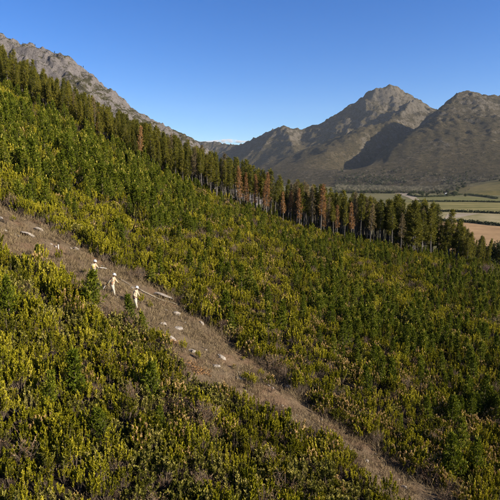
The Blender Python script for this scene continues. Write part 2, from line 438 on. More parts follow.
gy, gx = np.gradient(Z, ys, xs); steep = np.hypot(gx, gy)
rocky = 0.20 + 0.38 * np.clip((steep - 0.55) / 0.6, 0, 1) + 0.16 * np.clip((Z - 350) / 500, 0, 1) + 0.45 * (fbm(X / 420, Y / 420, 3, 51) - 0.5)
tag(grid_mesh('mountain', X, Y, Z, M['mountain'], {'rocky': rocky}), kind='structure')

# rocky mountain flank behind the forest on the left
DL = 1300
la = [at(-260, -60, DL), at(-90, 4, DL), at(-30, 22, DL), at(0, 34.5, DL), at(18, 41, DL), at(30, 43, DL), at(44, 47, DL), at(58, 54, DL), at(74, 65, DL), at(90, 77, DL), at(110, 92, DL), at(130, 106, DL), at(150, 118.5, DL), at(168, 129, DL), at(182, 137, DL), at(200, 149, DL), at(230, 170, DL)]
lb = [at(-140, -8, 1150), at(-40, 34, 1120), at(0, 54, 1090), at(22, 66, 1070), at(45, 82, 1050), at(65, 97, 1030), at(85, 113, 1010), at(120, 142, 980)]
lc = [at(60, 56, 1290), at(78, 82, 1180), at(100, 106, 1090), at(130, 135, 1010)]
LID = [(la, .8, .78, .1), (lb, .62, .8, .1), (lc, .6, .7, .1)]
def crag_z(X, Y):
    H = ridge_field(X, Y, LID)
    up = np.clip((H + 20) / 90, 0, 1)
    cl = fbm(X / 62, Y / 62, 5, 61, True) - 0.5
    st = fbm(X / 17, Y / 17, 3, 67) - 0.5
    H = H + up * 4 * np.sin(2 * math.pi * (H + 0.5 * X + 40 * fbm(X / 70, Y / 70, 3, 93)) / 27)
    return H + up * (20 * cl + 18 * st + 7 * (fbm(X / 8, Y / 8, 2, 69) - 0.5)) - 8
xs = np.concatenate([np.arange(-1250, -720, 8.0), np.arange(-720, 150, 2.6)]); ys = np.concatenate([np.arange(860, 1340, 2.8), np.arange(1340, 1750, 10.0)])
X, Y = np.meshgrid(xs, ys); Z = crag_z(X, Y)
gy, gx = np.gradient(Z, ys, xs); steep = np.hypot(gx, gy)
rocky = 0.26 + 0.42 * np.clip((steep - 0.7) / 0.9, 0, 1) + 1.1 * (fbm(X / 120, Y / 120, 3, 71) - 0.5)
tag(grid_mesh('rocky_mountain', X, Y, Z, M['crag'], {'rocky': rocky}), kind='structure')

# low grassy knoll at the right end of the valley
kc = [at(470, 196, 1950), at(482, 190.5, 1800), at(500, 183, 1750), at(560, 170, 1750), at(700, 160, 1750)]
def knoll_z(X, Y):
    return ridge_field(X, Y, [(kc, .2, .16, .0)]) - 90 * np.clip((1520 - Y) / 260, 0, 1) + 3 * (fbm(X / 60, Y / 60, 3, 88) - 0.5)
xs = np.arange(650, 2000, 12.0); ys = np.arange(1250, 2300, 12.0)
X, Y = np.meshgrid(xs, ys)
tag(grid_mesh('knoll', X, Y, knoll_z(X, Y), M['knoll']), kind='structure')

# fields, road, pale stubble patch on the valley floor (sheets a little above one another)
def sheet(name, top, bot, z, mat):
    n = 14; xs_ = np.linspace(0, 1, n); V_ = []
    for row in (top, bot):
        c = np.array(row, float); t = np.linspace(0, 1, len(c))
        for q in xs_: V_.append(tuple(floor_pt(np.interp(q, t, c[:, 0]), np.interp(q, t, c[:, 1]))[:2]) + (z,))
    me = bpy.data.meshes.new(name)
    me.from_pydata(V_, [], [(n + i, n + i + 1, i + 1, i) for i in range(n - 1)])
    me.materials.append(mat)
    return tag(link(bpy.data.objects.new(name, me)), kind='structure')
fm = [earth_mat('ploughed_field', (0.1904, 0.1134, 0.0522), (0.3024, 0.1944, 0.0945), 0.03, 0.3),
      earth_mat('stubble_field', (0.135, 0.118, 0.045), (0.24, 0.195, 0.105), 0.015, 0.12, stripe=(0.35, 0.006, 0.12)),
      earth_mat('green_field', (0.085, 0.078, 0.017), (0.175, 0.145, 0.052), 0.012, 0.10, stripe=(1.35, 0.005, 0.14)),
      earth_mat('far_green_field', (0.07, 0.072, 0.018), (0.125, 0.112, 0.036), 0.012, 0.10)]
sheet('ploughed_field', [(432, 221.5), (470, 223), (500, 226.3), (560, 230)], [(445, 262), (560, 262)], 0.10, fm[0])
sheet('stubble_field', [(420, 212), (470, 212.5), (500, 214), (560, 216)], [(425, 220.5), (470, 222.3), (500, 225.5), (560, 229)], 0.10, fm[1])
sheet('green_field', [(400, 202), (470, 202.3), (560, 203.5)], [(400, 211), (450, 211.8), (500, 213.4), (560, 215)], 0.10, fm[2])
sheet('far_field', [(415, 197.2), (470, 196.5), (500, 198.5), (560, 199)], [(405, 201.4), (470, 201.8), (560, 203)], 0.10, fm[3])
pale = earth_mat('pale_gravel_stubble', (0.1750, 0.1400, 0.0945), (0.2660, 0.2170, 0.1540), 0.02, 0.2)
sheet('road', [(384, 190.6), (402, 191.4), (414, 195.5), (421, 201.2)], [(384, 192.2), (396, 193.6), (407, 197.0), (416, 201.8)], 0.25, pale)
sheet('stubble_patch', [(447, 214.5), (462, 213.2), (480, 213.6)], [(444, 219.2), (452, 219.0), (466, 216.2)], 0.25, pale)  # patch of pale stubble laid over the field

# ---------------------------------------------------------------- plant prototypes (meshes shared by all copies)
def rnd(a, b, r=rng): return r.uniform(a, b)
def shrub_meshes(name, leafm, h=1.4, r=0.6, shoots=20, sl=0.55, nl=34, L=0.11, W=0.036, ang=0.75, tipt=0.85, t0=0.55, ts=0.16, bare=0.45, seed=0):
    g = np.random.default_rng(seed)
    lf = MB(); st = MB()
    for i in range(shoots):
        a = g.uniform(0, 2 * math.pi); q = math.sqrt(g.uniform(0.0, 1)); rr = r * q
        top = h * (1 - 0.42 * q * q) * g.uniform(0.72, 1.12)
        ex = np.array([math.cos(a) * rr, math.sin(a) * rr, top])
        b0 = np.array([math.cos(a) * rr * 0.12, math.sin(a) * rr * 0.12, -0.12])
        md = np.array([math.cos(a) * rr * 0.78, math.sin(a) * rr * 0.78, top * 0.52]) + g.normal(size=3) * 0.04
        st.tube([b0, (b0 + md) / 2 + g.normal(size=3) * 0.03, md, ex], [0.016, 0.013, 0.010, 0.005], 4, g.uniform(0, 1))
        ax = ex - md; sl_ = min(sl * g.uniform(0.7, 1.25), np.linalg.norm(ax) * 1.1); ax = ax / np.linalg.norm(ax)
        n = int(nl * g.uniform(0.7, 1.2))
        s = np.sort(g.uniform(0, 1, n)) ** 0.8
        P = ex[None] - ax[None] * ((1 - s) * sl_)[:, None]
        rad = g.normal(size=(n, 3)); rad -= (rad @ ax)[:, None] * ax[None]; rad /= np.linalg.norm(rad, axis=1, keepdims=True)
        an = ang * (1.25 - 0.75 * s)
        D = ax[None] * np.cos(an)[:, None] + rad * np.sin(an)[:, None]
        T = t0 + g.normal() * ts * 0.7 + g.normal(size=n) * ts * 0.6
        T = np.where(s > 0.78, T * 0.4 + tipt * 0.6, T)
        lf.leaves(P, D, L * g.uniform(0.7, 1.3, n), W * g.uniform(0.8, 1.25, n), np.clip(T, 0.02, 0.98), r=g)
    return st.mesh(name + '_stems', M['twig']), lf.mesh(name + '_foliage', leafm)

def dead_meshes(name, h, r, seed, leafy=0.5):
    g = np.random.default_rng(seed); lf = MB(); st = MB()
    for i in range(22):
        a = g.uniform(0, 6.283); q = math.sqrt(g.uniform()); e = np.array([math.cos(a) * r * q, math.sin(a) * r * q, h * (1 - .4 * q) * g.uniform(.6, 1.1)])
        md = e * np.array([.6, .6, .5]) + g.normal(size=3) * .05
        st.tube([np.array([0, 0, -.1]), md, e], [.014, .010, .004], 3, g.uniform())
        for k in range(7):
            t = g.uniform(.35, 1); p = md + (e - md) * t if t > .5 else md * (t / .5)
            d = (e - md) / np.linalg.norm(e - md) + g.normal(size=3) * .55
            q2 = p + d * g.uniform(.12, .3)
            st.tube([p, q2], [.006, .003], 3, g.uniform())
            n = int(g.uniform(0, 7) * leafy)
            if n: lf.leaves(p[None] + (q2 - p)[None] * g.uniform(.2, 1, (n, 1)), d[None] + g.normal(size=(n, 3)) * .6, .08, .03, g.uniform(.1, .95, n), r=g)
    lf.leaves(np.zeros((1, 3)) + [0, 0, .2], np.array([[0, 0, 1.]]), .08, .03, .5, r=g)
    return st.mesh(name + '_stems', M['twig']), lf.mesh(name + '_foliage', M['dead_leaf'])

def young_pine_meshes(name, h=2.2, w=0.62, seed=0, candles=0.5, mat=None):
    g = np.random.default_rng(seed); lf = MB(); st = MB()
    lean = g.normal(size=2) * 0.05
    def tr(z): return np.array([lean[0] * z * z / h, lean[1] * z * z / h, z])
    st.tube([tr(-0.15), tr(h * .4), tr(h * .97)], [.045, .032, .010], 6, .4)
    z = 0.16 * h
    while z < h * 0.93:
        f = (z / h)
        Lb = w * (1 - f) * g.uniform(.85, 1.15) + 0.07
        nb = int(g.integers(5, 8)); a0 = g.uniform(0, 6.28)
        for k in range(nb):
            a = a0 + 6.283 * k / nb + g.normal() * .2
            lb = Lb * g.uniform(.7, 1.15); up = g.uniform(.45, .8) + .5 * f
            base = tr(z)
            out = np.array([math.cos(a), math.sin(a), 0])
            p1 = base + out * lb * .55 + np.array([0, 0, lb * up * .35]); p2 = base + out * lb * .92 + np.array([0, 0, lb * up])
            st.tube([base, p1, p2], [.014, .010, .004], 3, .3)
            n = int(46 * (0.5 + lb))
            s = g.uniform(.12, 1.0, n)
            P = np.where((s < .6)[:, None], base + (p1 - base) * (s / .6)[:, None], p1 + (p2 - p1) * ((s - .6) / .4)[:, None])
            ax = (p2 - p1) / np.linalg.norm(p2 - p1)
            D = ax[None] * 0.9 + g.normal(size=(n, 3)) * .62
            lf.leaves(P, D, g.uniform(.10, .20, n), .038, np.clip(.45 + g.normal() * .10 + g.normal(size=n) * .12 + .12 * s, .02, .78), r=g)
            if g.uniform() < candles * .6:
                m_ = 5
                lf.leaves(np.repeat(p2[None], m_, 0), np.array([[0, 0, 1.]]) + g.normal(size=(m_, 3)) * .16 + ax * .2, g.uniform(.10, .2, m_), .03, g.uniform(.74, .97, m_), r=g)
        z += g.uniform(.085, .125) * h * (1.05 - .35 * f)
    n = 60; s = g.uniform(.75, 1, n)
    lf.leaves(np.array([tr(h * q) for q in s]), np.array([[0, 0, 1.1]]) + g.normal(size=(n, 3)) * .55, .16, .028, np.clip(.55 + g.normal(size=n) * .12, 0, .8), r=g)
    if candles > 0:
        lf.leaves(np.repeat(tr(h)[None], 7, 0), np.array([[0, 0, 1.]]) + g.normal(size=(7, 3)) * .12, .24, .035, .95, r=g)
    return st.mesh(name + '_trunk', M['twig']), lf.mesh(name + '_crown', mat or M['young_needle'])

def tall_pine_meshes(name, h=14, cb=0.45, w=1.9, seed=0, dens=1.0, mat='pine_needle', blade=(.40, .10)):
    """bare trunk with dead snags below, whorled branches carrying needle clumps above"""
    g = np.random.default_rng(seed); lf = MB(); st = MB()
    ln = g.normal(size=2) * .25
    def tr(z): return np.array([ln[0] * (z / h) ** 2, ln[1] * (z / h) ** 2, z])
    st.tube([tr(-.6), tr(.15 * h), tr(.4 * h), tr(.7 * h), tr(.98 * h)], [.20, .165, .13, .09, .025], 7, .5)
    for i in range(16):                      # snags
        z = g.uniform(.12, cb) * h; a = g.uniform(0, 6.28); l = g.uniform(.3, 1.2)
        st.tube([tr(z), tr(z) + [math.cos(a) * l, math.sin(a) * l, g.uniform(-.2, .2)]], [.03, .012], 3, .5)
    z = cb * h
    while z < .97 * h:
        f = (z - cb * h) / (h - cb * h)
        prof = min(1, .55 + 2.2 * f) * (1 - f) ** .9
        nb = int(g.integers(4, 7)); a0 = g.uniform(0, 6.28)
        for k in range(nb):
            a = a0 + 6.283 * k / nb + g.normal() * .3
            lb = w * prof * g.uniform(.5, 1.2) + .18
            if g.uniform() < .10: lb *= .35
            up = g.uniform(.05, .5) + .5 * f
            base = tr(z + g.normal() * .15); out = np.array([math.cos(a), math.sin(a), 0])
            tip = base + out * lb + np.array([0, 0, up * lb])
            st.tube([base, (base + tip) / 2 - [0, 0, .05], tip], [.04, .028, .01], 3, .5)
            nc = max(3, int(lb * 5.0 * dens))
            for c in range(nc):
                s = g.uniform(.35, 1.05); cpt = base + (tip - base) * s + g.normal(size=3) * .16
                n = int(g.integers(8, 14))
                D = g.normal(size=(n, 3)) * .8 + out * .5 + np.array([0, 0, .55])
                T = np.clip(.48 + g.normal() * .16 + g.normal(size=n) * .1, .02, .98)
                lf.leaves(cpt[None] + g.normal(size=(n, 3)) * .1, D, blade[0] * g.uniform(.6, 1.15, n), blade[1], T, r=g)
        z += g.uniform(.32, .6)
    n = 40
    lf.leaves(np.array([tr(h * q) for q in g.uniform(.9, 1, n)]), np.array([[0, 0, 1.2]]) + g.normal(size=(n, 3)) * .5, .42, .09, .6, r=g)
    return st.mesh(name + '_trunk', M['trunk'], True), lf.mesh(name + '_crown', M[mat])

def round_tree_meshes(name, h, w, seed, mat, blades=2600, bl=(.5, .22), trunkh=.25):
    """broad crown of leaf clumps on a forked trunk"""
    g = np.random.default_rng(seed); lf = MB(); st = MB()
    st.tube([(0, 0, -.5), (0, .05, h * trunkh), (.1, 0, h * .6)], [.05 * w, .04 * w, .015 * w], 6, .4)
    cl = []
    for i in range(34):
        d = g.normal(size=3); d /= np.linalg.norm(d); q = g.uniform(.45, 1)
        c = np.array([d[0] * w * q, d[1] * w * q, h * .58 + d[2] * h * .40 * q]); cl.append((c, g.uniform(.16, .34) * w, g.uniform(.25, .75)))
        if i % 3 == 0: st.tube([(0, 0, h * trunkh), c * [.5, .5, .75], c], [.03 * w, .018 * w, .006 * w], 4, .4)
    for c, rr, t in cl:
        n = blades // 34
        P = c + g.normal(size=(n, 3)) * rr * .55
        lf.leaves(P, (P - c) + g.normal(size=(n, 3)) * rr * .5 + [0, 0, .2], bl[0] * g.uniform(.6, 1.2, n), bl[1], np.clip(t + g.normal(size=n) * .14, .02, .98), r=g)
    return st.mesh(name + '_trunk', M['twig']), lf.mesh(name + '_crown', mat)

def bare_tree_meshes(name, h, w, seed, mat, depth=4, thick=.03, nst=1):
    g = np.random.default_rng(seed); st = MB(); tw = MB()
    def grow(p, d, l, r, lev):
        e = p + d * l
        (st if lev < 2 else tw).tube([p, (p + e) / 2 + g.normal(size=3) * l * .06, e], [r, r * .85, r * .65], 4 if lev < 2 else 3, g.uniform())
        if lev >= depth: return
        for k in range(int(g.integers(3, 5))):
            d2 = d + g.normal(size=3) * [.55 * w, .55 * w, .4] + [0, 0, .12]; d2 /= np.linalg.norm(d2)
            grow(p + (e - p) * g.uniform(.55, 1.0), d2, l * g.uniform(.55, .85), r * .6, lev + 1)
    for i in range(nst):
        d = np.array([g.normal() * .35 * (nst > 1), g.normal() * .35 * (nst > 1), 1.]); d /= np.linalg.norm(d)
        grow(np.array([0, 0, -.3]), d, h * .36, thick * h * .5, 0)
    return st.mesh(name + '_trunk', M['twig']), tw.mesh(name + '_twigs', mat)

SP = {}
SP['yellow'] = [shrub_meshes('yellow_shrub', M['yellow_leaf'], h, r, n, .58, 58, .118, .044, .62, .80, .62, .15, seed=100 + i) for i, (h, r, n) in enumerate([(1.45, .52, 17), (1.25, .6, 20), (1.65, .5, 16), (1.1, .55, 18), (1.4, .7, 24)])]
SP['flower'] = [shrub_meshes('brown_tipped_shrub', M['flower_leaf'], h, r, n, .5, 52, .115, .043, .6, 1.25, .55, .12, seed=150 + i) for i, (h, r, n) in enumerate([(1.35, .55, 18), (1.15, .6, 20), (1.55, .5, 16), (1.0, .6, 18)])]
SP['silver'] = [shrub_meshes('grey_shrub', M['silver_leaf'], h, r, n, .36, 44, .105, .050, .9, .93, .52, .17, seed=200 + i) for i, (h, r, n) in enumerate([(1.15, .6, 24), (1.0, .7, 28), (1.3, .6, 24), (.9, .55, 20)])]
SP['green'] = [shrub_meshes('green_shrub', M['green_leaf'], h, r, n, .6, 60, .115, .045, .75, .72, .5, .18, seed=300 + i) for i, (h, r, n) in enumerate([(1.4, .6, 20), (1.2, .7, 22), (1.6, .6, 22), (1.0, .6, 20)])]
SP['dead'] = [dead_meshes('dry_shrub', h, r, 400 + i, lf_) for i, (h, r, lf_) in enumerate([(1.1, .5, .7), (.9, .55, .3), (1.3, .5, 1.2)])]
SP['pine'] = [young_pine_meshes('young_pine', h, w, 500 + i, c) for i, (h, w, c) in enumerate([(2.5, .50, .5), (2.1, .66, .35), (2.8, .46, .6), (1.9, .50, .2), (2.5, .68, .45)])]
PINE_H = [2.5, 2.1, 2.8, 1.9, 2.5]
SP['tall'] = [tall_pine_meshes('pine', 14, cb, w, 600 + i, d) for i, (cb, w, d) in enumerate([(.36, 1.4, 1.1), (.44, 1.25, 1.0), (.28, 1.55, 1.15), (.42, 1.2, .9), (.2, 1.75, 1.1), (.48, 1.3, 1.0)])]
SP['tall_rust'] = [tall_pine_meshes('rust_pine', 13.5, cb, w, 650 + i, d, 'rust_needle', (.36, .085)) for i, (cb, w, d) in enumerate([(.34, 1.2, .62), (.42, 1.05, .5), (.28, 1.25, .45)])]
SP['tall_tan'] = [tall_pine_meshes('tan_pine', 14, cb, w, 680 + i, d, 'tan_needle', (.36, .08)) for i, (cb, w, d) in enumerate([(.4, 1.4, .6), (.46, 1.25, .5), (.36, 1.5, .65)])]

def clone(parts, names, name, loc, rz, s, label, cat, group=None, sz=1.0, tilt=(0, 0)):
    o = bpy.data.objects.new(name, None); COL.objects.link(o); o.empty_display_size = .2
    o.location = loc; o.rotation_euler = (tilt[0], tilt[1], rz); o.scale = (s, s, s * sz)
    tag(o, label, cat, group)
    for me, n in zip(parts, names):
        c = bpy.data.objects.new(n, me); COL.objects.link(c); c.parent = o
    return o

def scatter_stuff(name, label, protos, pts, cat=None):
    """one object that carries plant copies on its points (geometry nodes); protos = lists of existing part objects"""
    if not len(pts): return
    me = bpy.data.meshes.new(name)
    A = np.array(pts, float)             # x y z rz scale idx
    me.from_pydata(A[:, :3].tolist(), [], [])
    at_ = me.attributes.new('spin', 'FLOAT_VECTOR', 'POINT'); rv = np.zeros((len(A), 3), np.float32); rv[:, 2] = A[:, 3]
    rv[:, :2] = rng.normal(size=(len(A), 2)) * 0.06
    at_.data.foreach_set('vector', rv.ravel())
    at_ = me.attributes.new('size', 'FLOAT', 'POINT'); at_.data.foreach_set('value', A[:, 4].astype(np.float32))
    at_ = me.attributes.new('which', 'INT', 'POINT'); at_.data.foreach_set('value', A[:, 5].astype(np.int32))
    o = link(bpy.data.objects.new(name, me)); tag(o, label, cat, kind='stuff')
    ng = bpy.data.node_groups.new(name + '_scatter', 'GeometryNodeTree')
    ng.interface.new_socket('Geometry', in_out='INPUT', socket_type='NodeSocketGeometry')
    ng.interface.new_socket('Geometry', in_out='OUTPUT', socket_type='NodeSocketGeometry')
    N, L = ng.nodes, ng.links
    gi = N.new('NodeGroupInput'); go = N.new('NodeGroupOutput')
    ji = N.new('GeometryNodeJoinGeometry')
    for parts in reversed(protos):       # join order is last-linked-first
        j = N.new('GeometryNodeJoinGeometry'); ti = N.new('GeometryNodeGeometryToInstance')
        for p in parts:
            oi = N.new('GeometryNodeObjectInfo'); oi.transform_space = 'ORIGINAL'; oi.inputs['Object'].default_value = p
            L.new(oi.outputs['Geometry'], j.inputs[0])
        L.new(j.outputs[0], ti.inputs[0]); L.new(ti.outputs[0], ji.inputs[0])
    ip = N.new('GeometryNodeInstanceOnPoints'); ip.inputs['Pick Instance'].default_value = True
    def na(nm, ty):
        n = N.new('GeometryNodeInputNamedAttribute'); n.data_type = ty; n.inputs['Name'].default_value = nm; return n.outputs[0]
    L.new(gi.outputs[0], ip.inputs['Points']); L.new(ji.outputs[0], ip.inputs['Instance'])
    L.new(na('which', 'INT'), ip.inputs['Instance Index']); L.new(na('size', 'FLOAT'), ip.inputs['Scale'])
    e2r = N.new('FunctionNodeEulerToRotation'); L.new(na('spin', 'FLOAT_VECTOR'), e2r.inputs[0]); L.new(e2r.outputs[0], ip.inputs['Rotation'])
    L.new(ip.outputs[0], go.inputs[0])
    md = o.modifiers.new('scatter', 'NODES'); md.node_group = ng
    return o

# ---------------------------------------------------------------- hand-placed plants on the slope
KEEP = []          # (x, y, radius) kept free of scattered plants
def keep(x, y, r): KEEP.append((x, y, r))
hand = [ # base px, base py, kind, variant, height m, label
    (92.5, 315, 'pine', 1, 2.9, 'dark green young pine in front of the hindmost worker'),
    (130, 324, 'pine', 3, 2.0, 'small young pine just in front of the lowest worker on the slope'),
    (10, 322, 'pine', 4, 2.5, 'young pine with pale shoots at the left picture edge below the bare strip'),
    (100, 448, 'pine', 1, 1.75, 'broad dark young pine alone among grey shrubs at the lower left'),
    (37, 262, 'pine', 3, 1.25, 'tiny dark young pine alone on the bare strip left of the workers'),
    (200, 282, 'pine', 2, 2.7, 'dark young pine just above the bare strip to the right of the workers'),
    (152, 286, 'pine', 0, 2.1, 'dark young pine above the pale slab right of the workers'),
]
names_p = ('trunk', 'crown')
FIRST = {}
for px, py, k, v, hh, lab in hand:
    p = cast(px, py); keep(p[0], p[1], .5 if py > 400 else .8)
    if px in (92.5, 130): keep(p[0] - .9, p[1], .7)
    clone(SP[k][v], names_p, 'young_pine', p, rnd(0, 6.28), hh / PINE_H[v], lab, 'pine tree')

# ---------------------------------------------------------------- the three workers
def skin_obj(name, verts, edges, radii, mat, parent=None, root=0, sub=2):
    me = bpy.data.meshes.new(name); me.from_pydata([tuple(v) for v in verts], edges, []); me.materials.append(mat)
    o = link(bpy.data.objects.new(name, me), parent)
    md = o.modifiers.new('skin', 'SKIN'); md.use_smooth_shade = True
    for i, sv in enumerate(me.skin_vertices[0].data):
        r = radii[i]; sv.radius = r if hasattr(r, '__len__') else (r, r); sv.use_root = (i == root)
    ss = o.modifiers.new('sub', 'SUBSURF'); ss.levels = sub; ss.render_levels = sub
    return o
def cloth(name, c, rough=0.85):
    m, nt, b = new_mat(name); n = noise_n(nt, 9, 5, .65)
    nt.links.new(mixc(nt, n, tuple(x * .82 for x in c), tuple(min(1, x * 1.12) for x in c)), b.inputs['Base Color'])
    b.inputs['Roughness'].default_value = rough; b.inputs['Specular IOR Level'].default_value = .2; bump(nt, b, n, .5, .03)
    return m
M['skin'] = cloth('brown_skin', (0.16, 0.085, 0.055), .6)
M['shirt'] = cloth('cream_shirt', (0.3145, 0.2696, 0.1887)); M['trousers'] = cloth('pale_trousers', (0.2966, 0.2741, 0.2246))
M['helmet'] = cloth('white_hard_hat', (0.5440, 0.5372, 0.5168), .35); M['boot'] = cloth('dark_boot', (0.0204, 0.0170, 0.0136))
M['glove'] = cloth('yellow_glove', (0.55, 0.42, 0.10)); M['orange'] = cloth('orange_strap', (0.75, 0.16, 0.04)); M['hair'] = cloth('black_hair', (0.012, 0.010, 0.009))
M['dark_plastic'] = cloth('black_plastic', (0.018, 0.018, 0.02), .5); M['steel'] = plain_mat('worn_steel', (0.45, 0.44, 0.42), (0.62, 0.6, 0.58), 20, .4)

def person(loc, facing, P, label, hands_mat, strap=False):
    """P: joints in metres, x forward, y to the person's left, z up"""
    root = empty('person', loc, facing, .95, label, 'person')
    V = {k: np.array(v, float) for k, v in P.items()}
    vs, es, rs = [], [], []; ix = {}
    def vert(k, p, r): ix[k] = len(vs); vs.append(p); rs.append(r)
    def edge(a, b): es.append((ix[a], ix[b]))
    vert('pelvis', V['pelvis'], (.15, .115)); vert('waist', V['waist'], (.14, .105)); vert('chest', V['chest'], (.165, .115)); vert('neck0', V['neck'], .06)
    hd = V['head'] - V['neck']; hd = hd / np.linalg.norm(hd); fw = V['face']
    vert('neck1', V['neck'] + hd * .07, .055); vert('jaw', V['neck'] + hd * .13 + fw * .025, (.066, .07)); vert('skull', V['head'], (.078, .095)); vert('crown', V['head'] + hd * .075 - fw * .01, (.06, .07))
    for a, b in [('pelvis', 'waist'), ('waist', 'chest'), ('chest', 'neck0'), ('neck0', 'neck1'), ('neck1', 'jaw'), ('jaw', 'skull'), ('skull', 'crown')]: edge(a, b)
    vert('nose', V['neck'] + hd * .165 + fw * .105, .012); edge('skull', 'nose')
    for s, sg in (('l', 1), ('r', -1)):
        vert(s + 'sh', V[s + 'sh'], .07); vert(s + 'el', V[s + 'el'], .045); vert(s + 'wr', V[s + 'wr'], .029)
        edge('chest', s + 'sh'); edge(s + 'sh', s + 'el'); edge(s + 'el', s + 'wr')
        fd = V[s + 'wr'] - V[s + 'el']; fd /= np.linalg.norm(fd); pm = V[s + 'wr'] + fd * .07
        vert(s + 'pm', pm, (.036, .022)); edge(s + 'wr', s + 'pm')
        up = np.array([0, 0, 1.]); sd = np.cross(fd, [0, 1., 0]); sd /= np.linalg.norm(sd) + 1e-9
        cu = np.array([0, -sg, 0.]) * .6 + fd * .6
        for q, (off, ln) in enumerate(((-.030, .065), (-.010, .08), (.010, .075), (.030, .055))):
            b0 = pm + fd * .035 + sd * off; k1 = b0 + fd * ln * .5; k2 = k1 + cu * ln * .5
            for nm, pp in (('a', b0), ('b', k1), ('c', k2)): vert(s + 'f%d' % q + nm, pp, .0095)
            edge(s + 'pm', s + 'f%da' % q); edge(s + 'f%da' % q, s + 'f%db' % q); edge(s + 'f%db' % q, s + 'f%dc' % q)
        t0 = V[s + 'wr'] + fd * .04 - sd * .035; t1 = t0 - sd * .03 + fd * .025 + np.array([0, -sg, 0]) * .02
        vert(s + 't0', t0, .012); vert(s + 't1', t1, .0095); edge(s + 'wr', s + 't0'); edge(s + 't0', s + 't1')
        vert(s + 'hp', V[s + 'hp'], .105); vert(s + 'kn', V[s + 'kn'], .06); vert(s + 'an', V[s + 'an'], .042); vert(s + 'to', V[s + 'to'], .035)
        edge('pelvis', s + 'hp'); edge(s + 'hp', s + 'kn'); edge(s + 'kn', s + 'an'); edge(s + 'an', s + 'to')
    skin_obj('body', vs, es, rs, M['skin'], root)
    sv = [V['waist'] - [0, 0, .17], V['waist'], V['chest'], V['neck'] - hd * .01] + [V[a + b] for a in 'lr' for b in ('sh', 'el')] + [V[a + 'el'] * .12 + V[a + 'wr'] * .88 for a in 'lr']
    skin_obj('shirt', sv, [(0, 1), (1, 2), (2, 3), (2, 4), (4, 5), (5, 8), (2, 6), (6, 7), (7, 9)], [(.175, .145), (.17, .14), (.195, .145), .075, .092, .068, .092, .068, .054, .054], M['shirt'], root, 1)
    tv = [V['pelvis'] + [0, 0, .07], V['pelvis']] + [V[a + b] for a in 'lr' for b in ('hp', 'kn')] + [V[a + 'kn'] * .1 + V[a + 'an'] * .9 for a in 'lr']
    skin_obj('trousers', tv, [(0, 1), (1, 2), (2, 3), (3, 6), (1, 4), (4, 5), (5, 7)], [(.165, .13), (.175, .14), .125, .088, .125, .088, .074, .074], M['trousers'], root, 1)
    for s in 'lr':
        an = V[s + 'an']; to = V[s + 'to']; d = to - an; d[2] = 0; d /= np.linalg.norm(d) + 1e-9
        skin_obj('boot', [an + [0, 0, .06], an - [0, 0, .01], an - d * .05 - [0, 0, .045], to - [0, 0, .005]], [(0, 1), (1, 2), (1, 3)], [.058, .056, .042, .045], M['boot'], root, 1)
        wr = V[s + 'wr']; el = V[s + 'el']; fd = wr - el; fd /= np.linalg.norm(fd)
        skin_obj('glove_cuff', [wr - fd * .05, wr + fd * .03], [(0, 1)], [.044, .040], hands_mat, root, 0, 1)
    hb = MB()                                   # hard hat: dome, brim, ridge
    rows = []
    for i in range(7):
        th = i / 6 * math.pi / 2
        rows.append((math.cos(th) * .113, math.sin(th) * .112))
    rows = [(.113, -.012)] + rows
    side = np.cross(hd, fw); k = 18; Vv = []; Fa = []
    for r_, z_ in rows:
        for j in range(k):
            a = 6.2832 * j / k; Vv.append(V['head'] + hd * (.035 + z_) + (fw * 1.14 * math.cos(a) + side * math.sin(a)) * max(r_, .002))
    for i in range(len(rows) - 1):
        for j in range(k): Fa.append((i * k + j, i * k + (j + 1) % k, (i + 1) * k + (j + 1) % k, (i + 1) * k + j))
    hb.add(Vv, Fa, .5); ht = hb.build('hard_hat', M['helmet'], root, True)
    br = MB(); Vv = []; Fa = []
    for ro, zo in ((.112, .03), (.128, .022), (.128, .014), (.112, .022)):
        for j in range(k):
            a = 6.2832 * j / k; ex = 1 + .22 * max(0, math.cos(a)); Vv.append(V['head'] + hd * zo + (fw * 1.1 * math.cos(a) * ex + side * math.sin(a)) * ro)
    for i in range(4):
        for j in range(k): Fa.append((i * k + j, i * k + (j + 1) % k, ((i + 1) % 4) * k + (j + 1) % k, ((i + 1) % 4) * k + j))
    br.add(Vv, Fa, .5); br.build('brim', M['helmet'], ht, True)
    hr = skin_obj('hair', [V['head'] - fw * .045 + hd * .02, V['head'] - fw * .055 - hd * .05], [(0, 1)], [(.075, .05), (.062, .035)], M['hair'], root, 0, 1)
    for sg in (1, -1):
        skin_obj('ear', [V['head'] + side * sg * .088 - hd * .01, V['head'] + side * sg * .09 - hd * .05], [(0, 1)], [(.012, .022), (.010, .014)], M['skin'], root, 0, 1)
        skin_obj('eye', [V['head'] + fw * .082 + side * sg * .032 - hd * .012, V['head'] + fw * .09 + side * sg * .032 - hd * .012], [(0, 1)], [.010, .009], M['hair'], root, 0, 1)
    if strap:
        a = V['lsh'] + [0.02, -.05, .09]; b = V['chest'] + [.145, 0, -.02]; c = V['waist'] + [.05, -.19, -.02]; d = V['chest'] + [-.14, 0, 0]
        sb = MB(); sb.tube([a, (a + b) / 2 + [.05, 0, .02], b, (b + c) / 2 + [.07, -.04, 0], c, (c + d) / 2 + [-.08, -.03, 0], d, (a + d) / 2 + [-.05, 0, .04], a], .011, 6, .5)
        sb.build('shoulder_strap', M['orange'], root)
    return root

